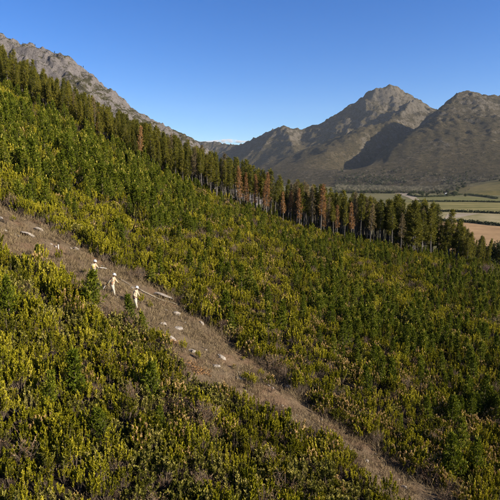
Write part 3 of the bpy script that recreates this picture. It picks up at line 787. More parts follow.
fwd = np.array([.93, 0, -.30]); fwd /= np.linalg.norm(fwd)
base = dict(pelvis=(0, 0, .93), waist=(.03, 0, 1.10), chest=(.09, 0, 1.32), neck=(.14, 0, 1.50), head=(.19, 0, 1.66), face=fwd,
            lsh=(.09, .19, 1.42), rsh=(.09, -.19, 1.42), lhp=(0, .10, .88), rhp=(0, -.10, .88))
# middle worker: near leg straight and planted downhill, far leg behind, arms down holding a saw behind the hip
p2 = dict(base, lel=(.20, .27, 1.16), lwr=(.38, .20, 1.02), rel=(-.10, -.28, 1.20), rwr=(-.27, -.24, 1.00),
          rkn=(.16, -.11, .46), ran=(.20, -.11, .06), rto=(.37, -.12, .02), lkn=(.04, .11, .50), lan=(-.22, .11, .24), lto=(-.06, .12, .18))
p3 = dict(base, lel=(.14, .27, 1.14), lwr=(.30, .20, .98), rel=(.03, -.28, 1.15), rwr=(.20, -.23, 1.00),
          rkn=(.12, -.11, .46), ran=(.22, -.11, .05), rto=(.38, -.12, .01), lkn=(.06, .11, .50), lan=(-.12, .11, .18), lto=(.04, .12, .12))
p1 = dict(base, lel=(.20, .27, 1.18), lwr=(.44, .17, 1.10), rel=(.10, -.28, 1.16), rwr=(.34, -.20, 1.08),
          rkn=(.12, -.11, .48), ran=(.10, -.11, .05), rto=(.27, -.12, .01), lkn=(.10, .11, .50), lan=(-.10, .11, .14), lto=(.06, .12, .09))
W = []
for px, py, P, fz, lab, gl, stp in [
        (96.5, 282.5, p1, -0.25, 'worker in cream shirt and white hard hat, hindmost, half hidden by the dark young pine', M['glove'], True),
        (115.5, 296, p2, -0.15, 'middle of the three workers, pale clothes and white hard hat, stepping downhill', M['glove'], True),
        (138, 309, p3, -0.2, 'lowest worker in pale clothes and white hard hat, beside the bushy young pine', M['shirt'], False)]:
    g = cast(px, py); g[0] -= .2
    g[2] = float(hill_z(g[0] + .22, g[1])) + 0.0
    keep(g[0], g[1], 1.1); keep(g[0] + .6, g[1] - .5, 1.0); keep(g[0] + .4, g[1] - 1.3, 0.9)
    W.append((g, person(tuple(g), fz, P, lab, gl, stp)))
def tool(loc, rz, pts_handle, pts_blade, name, label):
    r_ = empty(name, loc, rz, 1, label, 'hand tool')
    a = MB(); a.tube(pts_handle, .022, 6, .5, True); a.build('handle', M['dark_plastic'], r_)
    b_ = MB(); b_.tube(pts_blade, [.03, .028, .012], 4, .5, True); b_.build('blade', M['steel'], r_)
tool(tuple(W[0][0]), -.25, [(.30, -.2, 1.04), (.52, .12, 1.10)], [(.52, .12, 1.10), (.75, .2, 1.08), (.98, .26, 1.03)], 'pruning_saw', 'dark handled saw held forward by the hindmost worker')
tool(tuple(W[1][0]), -.15, [(-.24, -.26, 1.02), (-.42, -.26, .82)], [(-.42, -.26, .82), (-.52, -.26, .68), (-.60, -.26, .56)], 'pruning_saw', 'dark handled saw carried behind the hip of the middle worker')

# ---------------------------------------------------------------- poles, rocks and brush on the cleared strip
def pole(pxs, r, label):
    pts = [cast(*p) + [0, 0, r * .9 + .03] for p in pxs]
    P = []
    for a, b in zip(pts[:-1], pts[1:]):
        for t in np.linspace(0, 1, 5)[:-1]: P.append(a + (b - a) * t + rng.normal(size=3) * .008)
    P.append(pts[-1])
    for p in P: p[2] = max(p[2], float(hill_z(p[0], p[1])) + r * .6)
    mb = MB(); mb.tube(P, list(np.linspace(r, r * .55, len(P))), 7, .5, True)
    tag(mb.build('fallen_pole', M['bleached'], None, True), label, 'pole', 'bleached poles lying on the cleared strip')
pole([(101, 266.5), (108, 269), (116, 277)], .05, 'thin bleached pole lying between the hindmost and middle workers')
pole([(119, 279.5), (127, 284), (135, 289)], .04, 'thin bleached pole lying between the middle and lowest workers')
pole([(139, 290.5), (150, 296), (160, 300.5), (173, 304), (180, 306)], .05, 'long thin bleached pole running downhill right of the lowest worker')
pole([(438, 483), (443, 487), (450, 492)], .04, 'short bleached stick at the lower right end of the bare strip')
pole([(400, 461), (409, 463), (417, 459)], .03, 'forked bleached stick at the scrub edge near the lower right')
pole([(28, 254), (40, 251), (52, 250)], .022, 'weathered stick lying across the strip below the big flat rock')

def rock(px, py, w, hh, label, flat=.6, pale=False, name='rock'):
    c = cast(px, py); s = w * 1.25 / F * c[1] / 2; hh *= .75
    g = np.random.default_rng(int(px * 13 + py))
    bm = bmesh.new()
    for i in range(26):
        d = g.normal(size=3); d /= np.linalg.norm(d)
        d = np.sign(d) * np.abs(d) ** .75
        bm.verts.new((d[0] * s * g.uniform(.75, 1.1), d[1] * s * g.uniform(.7, 1.0), d[2] * s * hh * g.uniform(.8, 1.05)))
    r_ = bmesh.ops.convex_hull(bm, input=bm.verts)
    bmesh.ops.delete(bm, geom=[e for e in r_['geom_interior'] if isinstance(e, bmesh.types.BMVert)], context='VERTS')
    bmesh.ops.subdivide_edges(bm, edges=bm.edges[:], cuts=2, use_grid_fill=True)
    bmesh.ops.triangulate(bm, faces=bm.faces[:])
    for v in bm.verts:
        k_ = 1 + .55 * (float(fbm(v.co.x / s * 1.3 + px, v.co.y / s * 1.3 + v.co.z / s * 1.7, 4, 5)) - .5)
        v.co = Vector((v.co.x * k_, v.co.y * k_, v.co.z * k_ + float(fbm(v.co.x / s * 3 + py, v.co.y / s * 3, 2, 8) - .5) * .25 * s * hh))
    me = bpy.data.meshes.new(name); bm.to_mesh(me); bm.free(); me.materials.append(M['rock'])
    o = link(bpy.data.objects.new(name, me)); o.location = (c[0], c[1], c[2] + s * hh * .3); o.rotation_euler = (g.normal() * .12, .42 + g.normal() * .12, g.uniform(0, 6.28) * .2)
    keep(c[0], c[1], s * .9)
    return tag(o, label, 'rock', 'rocks on the cleared strip')
for a in [(27, 235, 13, .35, 'large flat grey slab on the bare strip at the left'),
          (39, 231, 7, .8, 'blocky pale rock just right of the large flat slab at the left'),
          (76, 250, 5, .9, 'small pale rock at the upper edge of the strip, uphill from the workers'),
          (1, 219, 5, .7, 'pale rock cut by the left picture edge'),
          (17, 236, 5, .5, 'low stone left of the large flat slab'),
          (46, 259, 5, .5, 'small flat stone below the bare strip middle at the left'),
          (5, 231, 4, .6, 'small stone near the left picture edge on the bare strip'),
          (162, 296, 19, .2, 'big grey slab behind the long bleached pole right of the workers'),
          (176, 315, 7, .8, 'bright pale boulder below the end of the long pole'),
          (163, 325, 8, .6, 'pale angular rock at the lower left of the strip below the long pole'),
          (178, 329, 8, .5, 'grey rounded rock in mid strip below the bright boulder'),
          (171, 340, 9, .5, 'elongated pale rock beside the red brush'),
          (202, 324, 6, .5, 'low pale rock at the upper scrub edge of mid strip'),
          (193, 352, 9, .4, 'flat grey rock in mid strip above the red brush'),
          (222, 358, 8, .4, 'flat pale rock in the middle of the strip'),
          (216, 367, 8, .5, 'pale rock just left of the flat rock in mid strip'),
          (240, 379, 10, .35, 'grey slab low in the middle of the strip'),
          (288, 388, 6, .9, 'single bright white rock at the upper edge of the strip'),
          (300, 481, 9, .6, 'pale rock among shrubs at the bottom middle'),
          (366, 461, 6, .5, 'small pale rock low on the strip at the right'),
          (404, 488, 7, .5, 'pale rock at the lower right end of the strip'),
          (15, 412, 5, .8, 'small white rock among grey shrubs at the lower left')]:
    rock(*a)
for k_ in range(70):                     # loose small stones
    for tr_ in range(40):
        px_ = rng.uniform(0, 440); py_ = np.interp(px_, [a for a, _ in UP], [b for _, b in UP]) + rng.uniform(2, 50)
        c = cast(px_, py_)
        if float(above_strip(c[0], c[1])) < -.2 and float(below_strip(c[0], c[1])) < -.2: break
    near_ = 'uphill of the workers' if px_ < 90 else 'beside the workers' if px_ < 150 else 'below the long pole' if px_ < 230 else 'in the lower half of the strip'
    o = rock(float(px_), float(py_), rng.uniform(1.6, 3.6), rng.uniform(.4, .8), 'small loose stone on the bare strip ' + near_, name='stone'); o['category'] = 'stone'; o['group'] = 'small stones on the cleared strip'; KEEP.pop()
c = cast(58.5, 249); mb = MB(); mb.tube([c - [0, 0, .1], c + [0, 0, .34]], [.035, .03], 6, .5, True)
tag(mb.build('stake', M['helmet']), 'short white stake standing on the bare strip uphill from the workers', 'stake'); keep(c[0], c[1], .6)

def brush_pile(px, py, w, label, mat):
    c = cast(px, py); s = w / F * c[1] / 2; g = np.random.default_rng(int(px))
    keep(c[0], c[1], s * 1.3); keep(c[0] + .3, c[1] - .9, s)
    r_ = empty('brush_pile', tuple(c), 0, 1, label, 'brush pile', 'heaps of dry brush along the strip')
    tw = MB(); lf = MB()
    for i in range(60):
        p = g.normal(size=3) * [s * .5, s * .4, .06]; p[2] = abs(p[2]) + .03 - .5 * p[0]; d = g.normal(size=3) * [1, 1, .3]; d /= np.linalg.norm(d); d[2] -= .5 * d[0] * .8
        l = g.uniform(.3, .8); tw.tube([p - d * l / 2, p + d * l / 2 + [0, 0, .05]], [.012, .005], 3, g.uniform())
        n = 14; lf.leaves(p + d * g.uniform(-.5, .5, (n, 1)) * l, d + g.normal(size=(n, 3)) * .8 + [0, 0, .3], .11, .04, g.uniform(.2, .9, n), r=g)
    tw.build('twigs', M['twig'], r_); lf.build('dry_leaves', mat, r_)
brush_pile(198, 371, 26, 'heap of reddish dry brush below the middle of the strip', M['rust_needle'])
brush_pile(170, 343, 18, 'small reddish brush heap beside the elongated pale rock', M['rust_needle'])
brush_pile(25, 262, 28, 'low reddish brush heap at the left beneath the tiny dark pine', M['rust_needle'])
brush_pile(40, 224, 14, 'orange dry brush behind the blocky rock at the left', M['dead_leaf'])
brush_pile(130, 420, 14, 'brown dry brush heap among shrubs at the lower left', M['dead_leaf'])

# ---------------------------------------------------------------- scrub and young pines over the slope
def thin(P, d):
    """drop points closer than d to an earlier one"""
    cell = {}; out = []
    for i, (x, y) in enumerate(P):
        cx, cy = int(x // d), int(y // d); ok = True
        for a in (-1, 0, 1):
            for b_ in (-1, 0, 1):
                for j in cell.get((cx + a, cy + b_), ()):
                    if (P[j][0] - x) ** 2 + (P[j][1] - y) ** 2 < d * d: ok = False; break
                if not ok: break
            if not ok: break
        if ok: cell.setdefault((cx, cy), []).append(i); out.append(i)
    return P[out]
TL = [(-70, 42), (-30, 64), (0, 80), (40, 104), (100, 136), (140, 158), (180, 177), (215, 193), (250, 206), (290, 220), (330, 232), (370, 240), (400, 247), (425, 251), (448, 255), (468, 261)]
TLW = []
for i, (a, b) in enumerate(TL):
    q = cast(a, b + 5)
    if q[1] > 160: d = ray(a, b); q = np.array([d[0] * 156, 156, 0])
    TLW.append(q[:2])
print('treeline', [tuple(np.round(q)) for q in TLW])
TLW = np.array(TLW)
def in_forest(x, y): return side_dist(x, y, TLW)

def candidates(y0, y1, n):
    y = np.sqrt(rng.uniform(y0 * y0, y1 * y1, n)); x = rng.uniform(-.62, .62, n) * y
    return np.stack([x, y], 1)
parts_pts = []
for y0, y1, d, n in ((11, 32, .40, 46000), (32, 60, .58, 45000), (60, 100, .85, 60000), (100, 185, 1.1, 80000)):
    parts_pts.append(thin(candidates(y0, y1, n), d))
P = np.concatenate(parts_pts); x, y = P[:, 0], P[:, 1]; z = hill_z(x, y)
ab = above_strip(x, y); be = below_strip(x, y); fo = in_forest(x, y)
ok = (np.maximum(ab, be) > 0.1) | (rng.uniform(size=len(x)) < 0.06 + 0.16 * (fbm(x / 2.6, y / 2.6, 2, 203) > .60))
ok &= ~((fo > 2) & (x < 66) & (rng.uniform(size=len(x)) < .25 + fo / 25))
ok &= (x < 92)
for kx, ky, kr in KEEP: ok &= np.hypot(x - kx, y - ky) > kr * .75
x, y, z, ab, be, fo = [a[ok] for a in (x, y, z, ab, be, fo)]
hv = np.clip((vnoise(x / 1.5, y / 1.5, 211) - .5) * 1.5 + .5, 0, 1); nz = np.where(y < 50, fbm(x / 3.2, y / 3.2, 3, 101), fbm(x / 9, y / 9, 3, 101)); nz2 = fbm(x / 14 + 7, y / 14, 3, 131); u = rng.uniform(size=len(x))
pool = {k: [] for k in ('yellow', 'flower', 'silver', 'green', 'dead', 'pine')}
pxx, pyy, dep = project(x, y, z)
for i in range(len(x)):
    a = nz[i]; b_ = nz2[i]
    if be[i] > 0 and ab[i] < 0:
        w = dict(yellow=.42 + 2.2 * (a - .5), flower=.12 + .8 * (b_ - .5), silver=.36 - 2.2 * (a - .5), green=.16, dead=.10 + .5 * max(0, b_ - .55), pine=.002)
        if be[i] < 1.2: w['dead'] += .12
    else:
        q = np.clip((ab[i] - 7) / 9, 0, 1) * np.clip((b_ - .30) * 5, 0, 1)
        fl = np.clip((x[i] + 6) / 14, 0, 1) * np.clip((26 - ab[i]) / 16, .15, 1)
        w = dict(yellow=(.70 - .40 * q - .35 * fl) * (1 + 1.4 * (a - .5)), flower=.05 + .42 * fl * (1 - .6 * q), silver=.06, green=.11 + .08 * q, dead=.07, pine=.03 + .36 * q)
        if fo[i] > 0: w = dict(green=.7, dead=.15, pine=.15)
        if ab[i] < .9: w['dead'] += .25
    if max(ab[i], be[i]) < .1: w['dead'] = 2.2; w['pine'] = 0
    s_ = sum(max(v, 0) for v in w.values()); t = u[i] * s_
    for k, v in w.items():
        t -= max(v, 0)
        if t <= 0: break
    sc = rng.uniform(.6, 1.35) if k == 'pine' else rng.uniform(.55, 1.2)
    if max(ab[i], be[i]) < .1: sc *= .6
    if k != 'pine': sc *= .74 + .52 * hv[i]
    if k != 'pine': sc *= np.interp(y[i], [18, 30, 45, 70], [.88, .92, .96, 1.05])
    if y[i] > 60 and k != 'pine': sc *= 1.12
    if k == 'pine' and x[i] < -12 and y[i] > 55: sc *= 1.35
    pool[k].append((x[i], y[i], z[i] - .05, rng.uniform(0, 6.28), sc, rng.integers(0, len(SP[k])), ab[i], dep[i], pxx[i], pyy[i]))
print('plants', {k: len(v) for k, v in pool.items()})
INFO = {'yellow': ('leafy_shrub', 'yellow-green upright leafy shrub', 'shrub'), 'silver': ('protea_shrub', 'grey-green shrub with pale leaf rosettes', 'shrub'),
        'flower': ('tipped_shrub', 'olive shrub with brown seed heads', 'shrub'), 'green': ('dense_shrub', 'darker green bushy shrub', 'shrub'), 'dead': ('dry_shrub', 'dry brown twiggy shrub', 'shrub'), 'pine': ('young_pine', 'conical young pine', 'pine tree')}
for k, L_ in pool.items():
    nm, lab, cat = INFO[k]; pn = names_p if k == 'pine' else ('stems', 'foliage')
    L_.sort(key=lambda a: -a[4] / a[7] * (1.0 if -4 < a[8] < 504 and a[9] < 506 else 0.01))
    for v in range(len(SP[k])):            # make sure every variant stands among the first copies
        j = next(i for i, a in enumerate(L_) if a[5] == v); L_.insert(v, L_.pop(j))
    protos = {}
    for a in L_[:300]:
        if a[6] < 0: gr = 'below the bare strip'
        elif a[7] < 60: gr = 'just above the bare strip'
        else: gr = 'on the far slope'
        cx_ = ['far left', 'left', 'middle left', 'middle right', 'right', 'far right'][int(np.clip(a[8] // 84, 0, 5))]
        cy_ = ['top', 'upper', 'mid-height', 'lower', 'bottom'][int(np.clip((a[9] - 90) // 85, 0, 4))]
        size = 'low' if a[4] < np.interp(a[1], [18, 70], [.5, .75]) else 'tall'
        lab1 = '%s %s %s, %s %s' % (size, lab, gr, cy_, cx_)
        o = clone(SP[k][a[5]], pn, nm, a[:3], a[3], a[4], lab1, cat, ('%s %s plants ' % (size, lab)) + gr, tilt=tuple(rng.normal(size=2) * .06))
        protos.setdefault(a[5], list(o.children))
    scatter_stuff(nm + '_thicket', 'thicket of ' + lab + 's covering the slope', [protos[v] for v in range(len(SP[k]))], [a[:6] for a in L_[300:]], 'scrub')

# dry grass on the strip and thin grass between shrubs
def grass(name, n, test, label, hmin, hmax, k=7):
    mb = MB(); C = candidates(11, 60, n)
    C = C[test(C[:, 0], C[:, 1])]; zz = hill_z(C[:, 0], C[:, 1])
    B = np.repeat(np.column_stack([C, zz]), k, 0); m_ = len(B)
    B[:, :2] += rng.normal(size=(m_, 2)) * .09
    clump = np.repeat(rng.uniform(size=len(C)), k)
    D = rng.normal(size=(m_, 3)) * [.45, .45, .12] + [0.05, 0, .75]
    mb.leaves(B, D, rng.uniform(hmin, hmax, m_) * (0.5 + clump), .022, np.clip(np.repeat(rng.uniform(.1, .9, len(C)), k) + rng.normal(size=m_) * .12, 0, 1))
    o = mb.build(name, M['straw']); tag(o, label, 'grass', kind='stuff')
def on_strip(x, y): return (np.maximum(above_strip(x, y), below_strip(x, y)) < .5) & (fbm(x / 1.4, y / 1.4, 3, 151) > rng.uniform(.28, .62, len(x)))
grass('dry_grass', 90000, on_strip, 'short dry straw grass covering the cleared strip', .10, .42)
def strip_edge(x, y):
    m_ = np.maximum(above_strip(x, y), below_strip(x, y)); return (m_ > -.5) & (m_ < .9)
grass('tall_dry_grass', 22000, strip_edge, 'taller straw-coloured grass along the edges of the cleared strip', .35, .8, 6)

# ---------------------------------------------------------------- tall pine row along the top of the slope
tn = ('trunk', 'crown')
seg = np.linalg.norm(np.diff(TLW, axis=0), axis=1); cum = np.concatenate([[0], np.cumsum(seg)])
def along(s):
    i = min(np.searchsorted(cum, s) - 1, len(seg) - 1); i = max(i, 0); t = (s - cum[i]) / seg[i]
    d = (TLW[i + 1] - TLW[i]) / seg[i]
    return TLW[i] + (TLW[i + 1] - TLW[i]) * t, np.array([-d[1], d[0]])
trees = []
for a_, b_ in ((444, 256), (448, 257), (452, 258), (456, 259), (462, 261)):
    q = cast(a_, b_ + 3); trees.append([q[0], q[1], q[2], 0, float(a_), float(b_), q[1]])
for row in range(24):
    s = rng.uniform(0, 2)
    while s < cum[-1]:
        q, nrm = along(s)
        off = row * 2.6 + rng.normal() * .7
        p = q + nrm * off + rng.normal(size=2) * .5
        zz = float(hill_z(p[0], p[1])); bx, by, dp = project(p[0], p[1], zz)
        trees.append([p[0], p[1], zz, row, float(bx), float(by), float(dp)])
        s += rng.uniform(1.0, 2.9) if row < 3 else rng.uniform(1.8, 3.8)
rustpx = [96, 139, 238, 246, 256, 262, 268, 284, 290, 296, 320, 326, 338, 350]
HT = lambda px: np.interp(px, [-60, 0, 60, 120, 160, 200, 230, 300, 380, 400, 430, 450, 470], [10, 9.6, 8.6, 8.5, 9.2, 9.8, 11.0, 11.7, 12.2, 13.8, 13.2, 11.6, 8.8])
rust = []
for rp in rustpx:
    c = [t for t in trees if t[3] in (0, 1, 2) and abs(t[4] - rp) < 4 and len(t) == 7]
    if c:
        t = min(c, key=lambda t: 3 * t[3] + abs(t[4] - rp) * .2); t.append('rust')
for t in trees:
    if len(t) == 7:
        f = np.interp(t[4], [0, 150, 220, 260, 370, 400, 470], [.04, .07, .12, .32, .34, .12, .05])
        t.append('tan' if rng.uniform() < f and t[3] < 6 else 'green')
order = sorted(trees, key=lambda t: (t[3], t[6])); stuffp = []; cnt = 0; protos = {}
rl = sorted([t for t in trees if t[7] == 'rust'], key=lambda t: t[4])
tl = sorted([t for t in trees if t[7] == 'tan'], key=lambda t: t[4])
ordn = ['first', 'second', 'third', 'fourth', 'fifth', 'sixth', 'seventh', 'eighth', 'ninth', 'tenth', 'eleventh', 'twelfth', 'thirteenth', 'fourteenth', 'fifteenth', 'sixteenth', 'seventeenth']
for t in order:
    H_ = float(HT(t[4])) * rng.uniform(.72, 1.16) * (1 - .008 * t[3])
    if t[3] == 0 and t[4] < 200: H_ *= rng.uniform(.7, 1.0)
    loc = (t[0], t[1], t[2] - .1); rz = rng.uniform(0, 6.28); tilt = tuple(rng.normal(size=2) * .03)
    wide = 1.0
    if t[7] == 'rust':
        o = clone(SP['tall_rust'][int(rng.integers(0, 3))], tn, 'dead_pine', loc, rz, H_ / 13.8, 'rust-brown dead pine, %s from the left among the rust-brown ones in the tall row' % ordn[rl.index(t)], 'pine tree', 'rust-brown dead pines in the tall row', tilt=tilt)
    elif t[7] == 'tan':
        o = clone(SP['tall_tan'][int(rng.integers(0, 3))], tn, 'fading_pine', loc, rz, H_ / 14, 'thin pine with dull tan needles %s' % (['below the rocky mountain', 'left of the rusty pines', 'among the leftmost rusty pines', 'among the rightmost rusty pines', 'in front of the fields'][int(np.searchsorted([190, 250, 310, 380], t[4]))] + (', front row' if t[3] == 0 else ', rear rows')), 'pine tree', 'fading tan pines in the tall row', tilt=tilt)
    else:
        if t[4] < 190: v = int(rng.choice([0, 2, 4, 4, 2]))
        elif t[4] > 395: v = int(rng.choice([4, 2, 0]))
        else: v = int(rng.choice([0, 1, 3, 5, 1, 3]))
        if cnt < 300:
            s = H_ / 14 * (1.08 if t[4] > 395 else 1)
            o = clone(SP['tall'][v], tn, 'tall_pine', loc, rz, s, 'tall green pine, %s of the row, %s' % (('front' if t[3] == 0 else 'just behind the front' if t[3] < 3 else 'deeper inside'), ['at the left picture edge', 'below the rocky mountain', 'at the rocky skyline end', 'left of the rusty pines', 'among the rusty pines', 'right of the rusty pines', 'in front of the fields'][int(np.searchsorted([45, 120, 185, 245, 370, 400], t[4]))]), 'pine tree', 'tall green pines in the row', tilt=tilt)
            if t[4] > 392: o.scale = (s * 1.25, s * 1.25, s)
            cnt += 1; protos.setdefault(v, list(o.children))
        else: stuffp.append((loc[0], loc[1], loc[2], rz, H_ / 14, v))
print('tall pines', len(trees), cnt, len(stuffp), 'rust', len(rl), 'tan', len(tl))
pv = sorted(protos); 
scatter_stuff('pine_wood', 'depth of the pine wood behind its front trees', [protos[v] for v in pv], [(a, b, c, d, e, pv.index(v)) for a, b, c, d, e, v in stuffp if v in protos], 'wood')

# trees and bushes at the right-hand end of the row
RT = [round_tree_meshes('broad_tree', 6.5, 3.2, 800 + i, m_, 4200, (.42, .2)) for i, m_ in enumerate((M['valley_leaf'], M['green_leaf'], M['yellow_leaf']))]
BTm = bare_tree_meshes('bare_bush', 4.2, 1.25, 820, M['mauve_twig'], 5, .022, 5)
for px, py, me_, s, lab, nm, cat in [
        (497, 262, RT[0], 1.25, 'dark broad tree at the right picture edge below the ploughed field', 'broad_tree', 'tree'),
        (484, 255, RT[0], .85, 'rounded dark tree left of the tree at the right picture edge', 'broad_tree', 'tree'),
        (477, 258, RT[1], .8, 'mid-green round bush behind the bare mauve bush', 'round_bush', 'bush'),
        (464, 262, RT[1], .62, 'mid-green round bush right of the last pine in the row', 'round_bush', 'bush'),
        (471, 268, RT[2], .5, 'yellow-green bush right of the last pine in the row', 'round_bush', 'bush'),
        (514, 262, RT[1], 1.2, 'broad green tree cut off by the right picture edge', 'broad_tree', 'tree')]:
    p = cast(px, py)
    clone(me_, tn, nm, p, rnd(0, 6), s, lab, cat)
p = cast(486, 277); clone(BTm, ('trunk', 'twigs'), 'bare_bush', p, .7, 1.0, 'leafless mauve-brown bush at the right edge above the young pines', 'bush')
p = cast(447, 258)
BT2 = bare_tree_meshes('bare_tree', 8.5, .7, 830, M['bare_twig'], 4, .018, 1)
clone(BT2, ('trunk', 'twigs'), 'bare_tree', p, .2, 1.0, 'pale leafless tree at the foot of the row, right end', 'tree')
p = cast(440, 255); clone(BT2, ('trunk', 'twigs'), 'bare_tree', p, 2.2, .85, 'smaller pale leafless tree left of the other leafless one', 'tree')

# ---------------------------------------------------------------- valley: hedges, trees, houses, woods
def hedge(pts, h, w, label):
    mb = MB(); g = np.random.default_rng(int(pts[0][0] * 7 + pts[0][1]))
    Wp = [floor_pt(*p) for p in pts]
    for a, b in zip(Wp[:-1], Wp[1:]):
        l = np.linalg.norm(b - a); n = max(2, int(l / 1.0))
        for i in range(n):
            c = a + (b - a) * (i + g.uniform()) / n + g.normal(size=3) * [w * .2, w * .2, 0]; hh = h * g.uniform(.55, 1.2)
            m_ = 22; P_ = c + g.normal(size=(m_, 3)) * [w * .3, w * .3, 0] + np.column_stack([np.zeros(m_), np.zeros(m_), g.uniform(0, hh, m_)])
            mb.leaves(P_, g.normal(size=(m_, 3)) + [0, 0, .5], 1.7, 1.1, g.uniform(.05, .6, m_), r=g)
    tag(mb.build('hedge', M['valley_leaf']), label, 'hedge', 'hedges between the valley fields')
hedge([(432, 221), (450, 221.4), (470, 222.6), (485, 224.3), (500, 226), (545, 229.5)], 3.2, 3, 'dark hedge between the ploughed field and the stubble field')
hedge([(425, 211.4), (450, 211.9), (472, 212.7), (500, 213.8), (550, 215.8)], 3.6, 3.5, 'dark hedge between the stubble field and the green field')
hedge([(418, 201.6), (450, 201.8), (475, 202), (505, 202.6)], 3.2, 4, 'thin hedge along the far edge of the green field')
hedge([(468, 195.2), (478, 196.2), (490, 197.6), (497, 199)], 5, 6, 'thick dark hedge running down beside the white farmhouse')
hedge([(408, 195), (418, 197), (428, 197.2), (440, 196.6), (462, 195)], 4, 6, 'dark hedge along the foot of the valley wood')

def house(px, py, w, d, hh, rz, label):
    p = floor_pt(px, py); r_ = empty('farmhouse', tuple(p), rz, 1, label, 'house')
    def box(name, x0, x1, y0, y1, z0, z1, mat, par):
        mb = MB(); mb.add([(x0, y0, z0), (x1, y0, z0), (x1, y1, z0), (x0, y1, z0), (x0, y0, z1), (x1, y0, z1), (x1, y1, z1), (x0, y1, z1)],
                          [(0, 3, 2, 1), (4, 5, 6, 7), (0, 1, 5, 4), (1, 2, 6, 5), (2, 3, 7, 6), (3, 0, 4, 7)], .5); return mb.build(name, mat, par)
    wl = MB(); a, b = w / 2, d / 2; rz_ = hh + d * .38
    wl.add([(-a, -b, -.3), (a, -b, -.3), (a, b, -.3), (-a, b, -.3), (-a, -b, hh), (a, -b, hh), (a, b, hh), (-a, b, hh), (-a, 0, rz_), (a, 0, rz_)],
           [(0, 1, 5, 4), (2, 3, 7, 6), (1, 2, 6, 9, 5), (3, 0, 4, 8, 7)], .5); wl.build('wall', M['whitewash'], r_)
    rf = MB(); e = .4; q = d * .38 / b
    for sg in (-1, 1):
        y1, y2 = sg * (b + e), 0; z1, z2 = hh - e * q + .05, rz_ + .05
        V_ = [(-a - e, y1, z1), (a + e, y1, z1), (a + e, y2, z2), (-a - e, y2, z2)]
        V2 = [(x, y_, z_ + .18) for x, y_, z_ in V_]
        rf.add(V_ + V2, [(0, 1, 2, 3), (4, 5, 6, 7), (0, 1, 5, 4), (1, 2, 6, 5), (3, 0, 4, 7)], .5)
    ro = rf.build('roof', M['roof'], r_)
    box('chimney', a * .5, a * .5 + .9, -.4, .5, rz_ - .6, rz_ + 1.1, M['whitewash'], ro)
    box('door', -.5, .5, -b - .06, -b + .02, 0, 2.1, M['door'], r_)
    for xx in (-.62, .62):
        wi = box('window', xx * a - .6, xx * a + .6, -b - .05, -b + .02, .9, 2.2, M['whitewash'], r_)
        box('pane', xx * a - .5, xx * a + .5, -b - .08, -b - .052, 1.0, 2.1, M['pane'], wi)
M['whitewash'] = plain_mat('whitewash', (0.72, 0.71, 0.68), (0.82, 0.81, 0.78), .5)
M['roof'] = plain_mat('pale_sheet_roof', (0.55, 0.55, 0.54), (0.68, 0.68, 0.67), .5, .5)
M['door'] = plain_mat('wood_door', (0.08, 0.05, 0.03), (0.12, 0.08, 0.05), 3)
M['pane'] = plain_mat('dark_glass', (0.02, 0.025, 0.03), (0.03, 0.035, 0.04), 3, .15)
house(469.5, 194, 11, 7, 4.2, -.15, 'white farmhouse beside the thick dark hedge')
house(463.5, 194, 8, 6, 3.4, .25, 'smaller white building left of the farmhouse')
house(446, 195, 6, 5, 4.0, .1, 'pale shed in the grey wood left of the farmhouse')

VT = [round_tree_meshes('valley_tree', 9, 4.0, 840 + i, M['valley_leaf'], 700, (1.3, .8)) for i in range(3)]
VB = [bare_tree_meshes('leafless_tree', 11, .8, 850 + i, M['bare_twig'], 4, .03, 1) for i in range(3)]
VP = [tall_pine_meshes('valley_pine', 14, .2, 2.4, 860 + i, .5, 'valley_leaf', (1.1, .4)) for i in range(2)]
def valley_z(x, y):
    x = np.asarray(x, float); y = np.asarray(y, float)
    return np.maximum(0, np.maximum(massif_z(x, y), knoll_z(x, y)))
ind = []
for i in range(46):
    px = rng.choice([rng.uniform(400, 470), rng.uniform(440, 466), rng.uniform(405, 440)]); py = rng.uniform(193, 197)
    ind.append((px, py))
vprot = {}
for i, (px, py) in enumerate(ind):
    p = floor_pt(px, py); p[2] = float(valley_z(p[0], p[1])); k = int(rng.choice([0, 1, 2, 3, 4, 5]))
    ms = (VT + VB)[k]; nm = 'valley_tree' if k < 3 else 'leafless_tree'
    o = clone(ms, tn if k < 3 else ('trunk', 'twigs'), nm, p, rnd(0, 6), rnd(.7, 1.5), ('dark leafy tree' if k < 3 else 'grey leafless tree') + ' at the foot of the valley wood beside the fields', 'tree', ('dark leafy trees' if k < 3 else 'grey leafless trees') + ' by the valley fields')
    vprot.setdefault(k, list(o.children))
for k in range(6):
    if k not in vprot:
        p = floor_pt(430 + 3 * k, 196); ms = (VT + VB)[k]
        o = clone(ms, tn if k < 3 else ('trunk', 'twigs'), 'valley_tree', p, 0, 1, 'tree at the foot of the valley wood', 'tree'); vprot[k] = list(o.children)
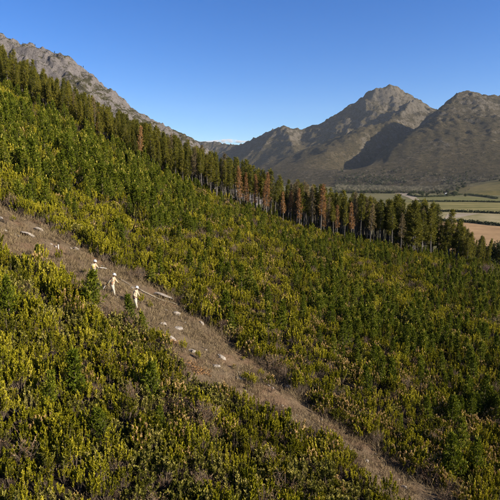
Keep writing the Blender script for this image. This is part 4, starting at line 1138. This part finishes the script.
# skyline trees on the rocky mountain
skp = None
for px, hh, lab in ((36, 5, 'first from the left'), (55, 5.5, 'second from the left'), (83, 5, 'third from the left'), (24, 3.5, 'on the hump at the far left')):
    d = ray(px, 60); xx = np.arange(1180, 1400, 2.0); zz = crag_z(d[0] * xx, xx); j = int(np.argmax((zz - CZ) / xx)); 
    clone(VP[0], tn, 'skyline_pine', (d[0] * xx[j], xx[j], zz[j] - .5), rnd(0, 6), hh / 14, 'lone small pine on the rocky skyline, ' + lab, 'pine tree', 'lone pines on the rocky skyline')
W_ = []
n = 16000
px = rng.uniform(335, 540, n); dd = rng.uniform(1650, 3000, n)
xw = (px - 250) / F * dd; yw = dd; zw = valley_z(xw, yw); bx, by, _ = project(xw, yw, zw)
dens = fbm(xw / 260, yw / 260, 3, 171)
for i in range(n):
    if by[i] > 195 or by[i] < 168: continue
    pr = np.interp(by[i], [168, 175, 181, 186, 194], [.04, .2, .6, 1, 1]) * np.clip((dens[i] - .30) * 5, 0.08, 1.2)
    if bx[i] > 470 and by[i] > 182: pr *= .06
    if bx[i] > 405 and by[i] > 194.5: continue
    if rng.uniform() < pr:
        k = int(rng.choice([3, 4, 5, 3, 4, 5, 3, 0, 1, 2])) if bx[i] > 395 else int(rng.choice([3, 4, 5, 0, 1, 2, 0]))
        W_.append((xw[i], yw[i], zw[i] - .3, rnd(0, 6), rnd(.6, 1.2) if k < 3 else rnd(.9, 1.9), k))
print('valley wood', len(W_))
scatter_stuff('valley_wood', 'grey-brown open wood along the foot of the mountain', [vprot[k] for k in range(6)], W_, 'wood')

# small low cloud over the far ridge
m = bpy.data.materials.new('cloud_vapour'); m.use_nodes = True; nt = m.node_tree
nt.nodes.remove(nt.nodes['Principled BSDF'])
pv_ = nt.nodes.new('ShaderNodeVolumePrincipled'); pv_.inputs['Color'].default_value = (1, 1, 1, 1); pv_.inputs['Anisotropy'].default_value = 0.2
dn = noise_n(nt, 0.006, 4, 0.6)
nt.links.new(math_n(nt, 'MULTIPLY', ramp(nt, [(0.42, (0, 0, 0)), (0.62, (1, 1, 1))], dn).outputs[0], 0.014), pv_.inputs['Density'])
nt.links.new(pv_.outputs[0], nt.nodes['Material Output'].inputs['Volume'])
bm = bmesh.new()
c = at(226, 141.3, 12000)
for dx, dz, sx, sz in ((0, 0, 420, 34), (-330, -14, 330, 26), (300, -10, 380, 24), (60, 22, 220, 30)):
    mtx = Matrix.Translation((c[0] + dx, c[1], c[2] + dz)) @ Matrix.Diagonal((sx, 160, sz, 1))
    bmesh.ops.create_icosphere(bm, subdivisions=3, radius=1.0, matrix=mtx)
me = bpy.data.meshes.new('cloud'); bm.to_mesh(me); bm.free(); me.materials.append(m)
tag(link(bpy.data.objects.new('cloud', me)), 'small white cloud low over the far ridge', 'cloud', kind='stuff')

# the air: an even thin haze over the whole place
m = bpy.data.materials.new('thin_haze'); m.use_nodes = True; nt = m.node_tree
nt.nodes.remove(nt.nodes['Principled BSDF'])
pv_ = nt.nodes.new('ShaderNodeVolumePrincipled'); pv_.inputs['Color'].default_value = (0.80, 0.88, 1.0, 1); pv_.inputs['Density'].default_value = 0.000014
nt.links.new(pv_.outputs[0], nt.nodes['Material Output'].inputs['Volume'])
bm = bmesh.new()
bmesh.ops.create_cube(bm, size=1.0, matrix=Matrix.Translation((0, 3000, 610)) @ Matrix.Diagonal((18400, 12400, 1274, 1)))
me = bpy.data.meshes.new('haze'); bm.to_mesh(me); bm.free(); me.materials.append(m)
tag(link(bpy.data.objects.new('haze', me)), 'thin bluish haze filling the air of the valley', 'haze', kind='stuff')
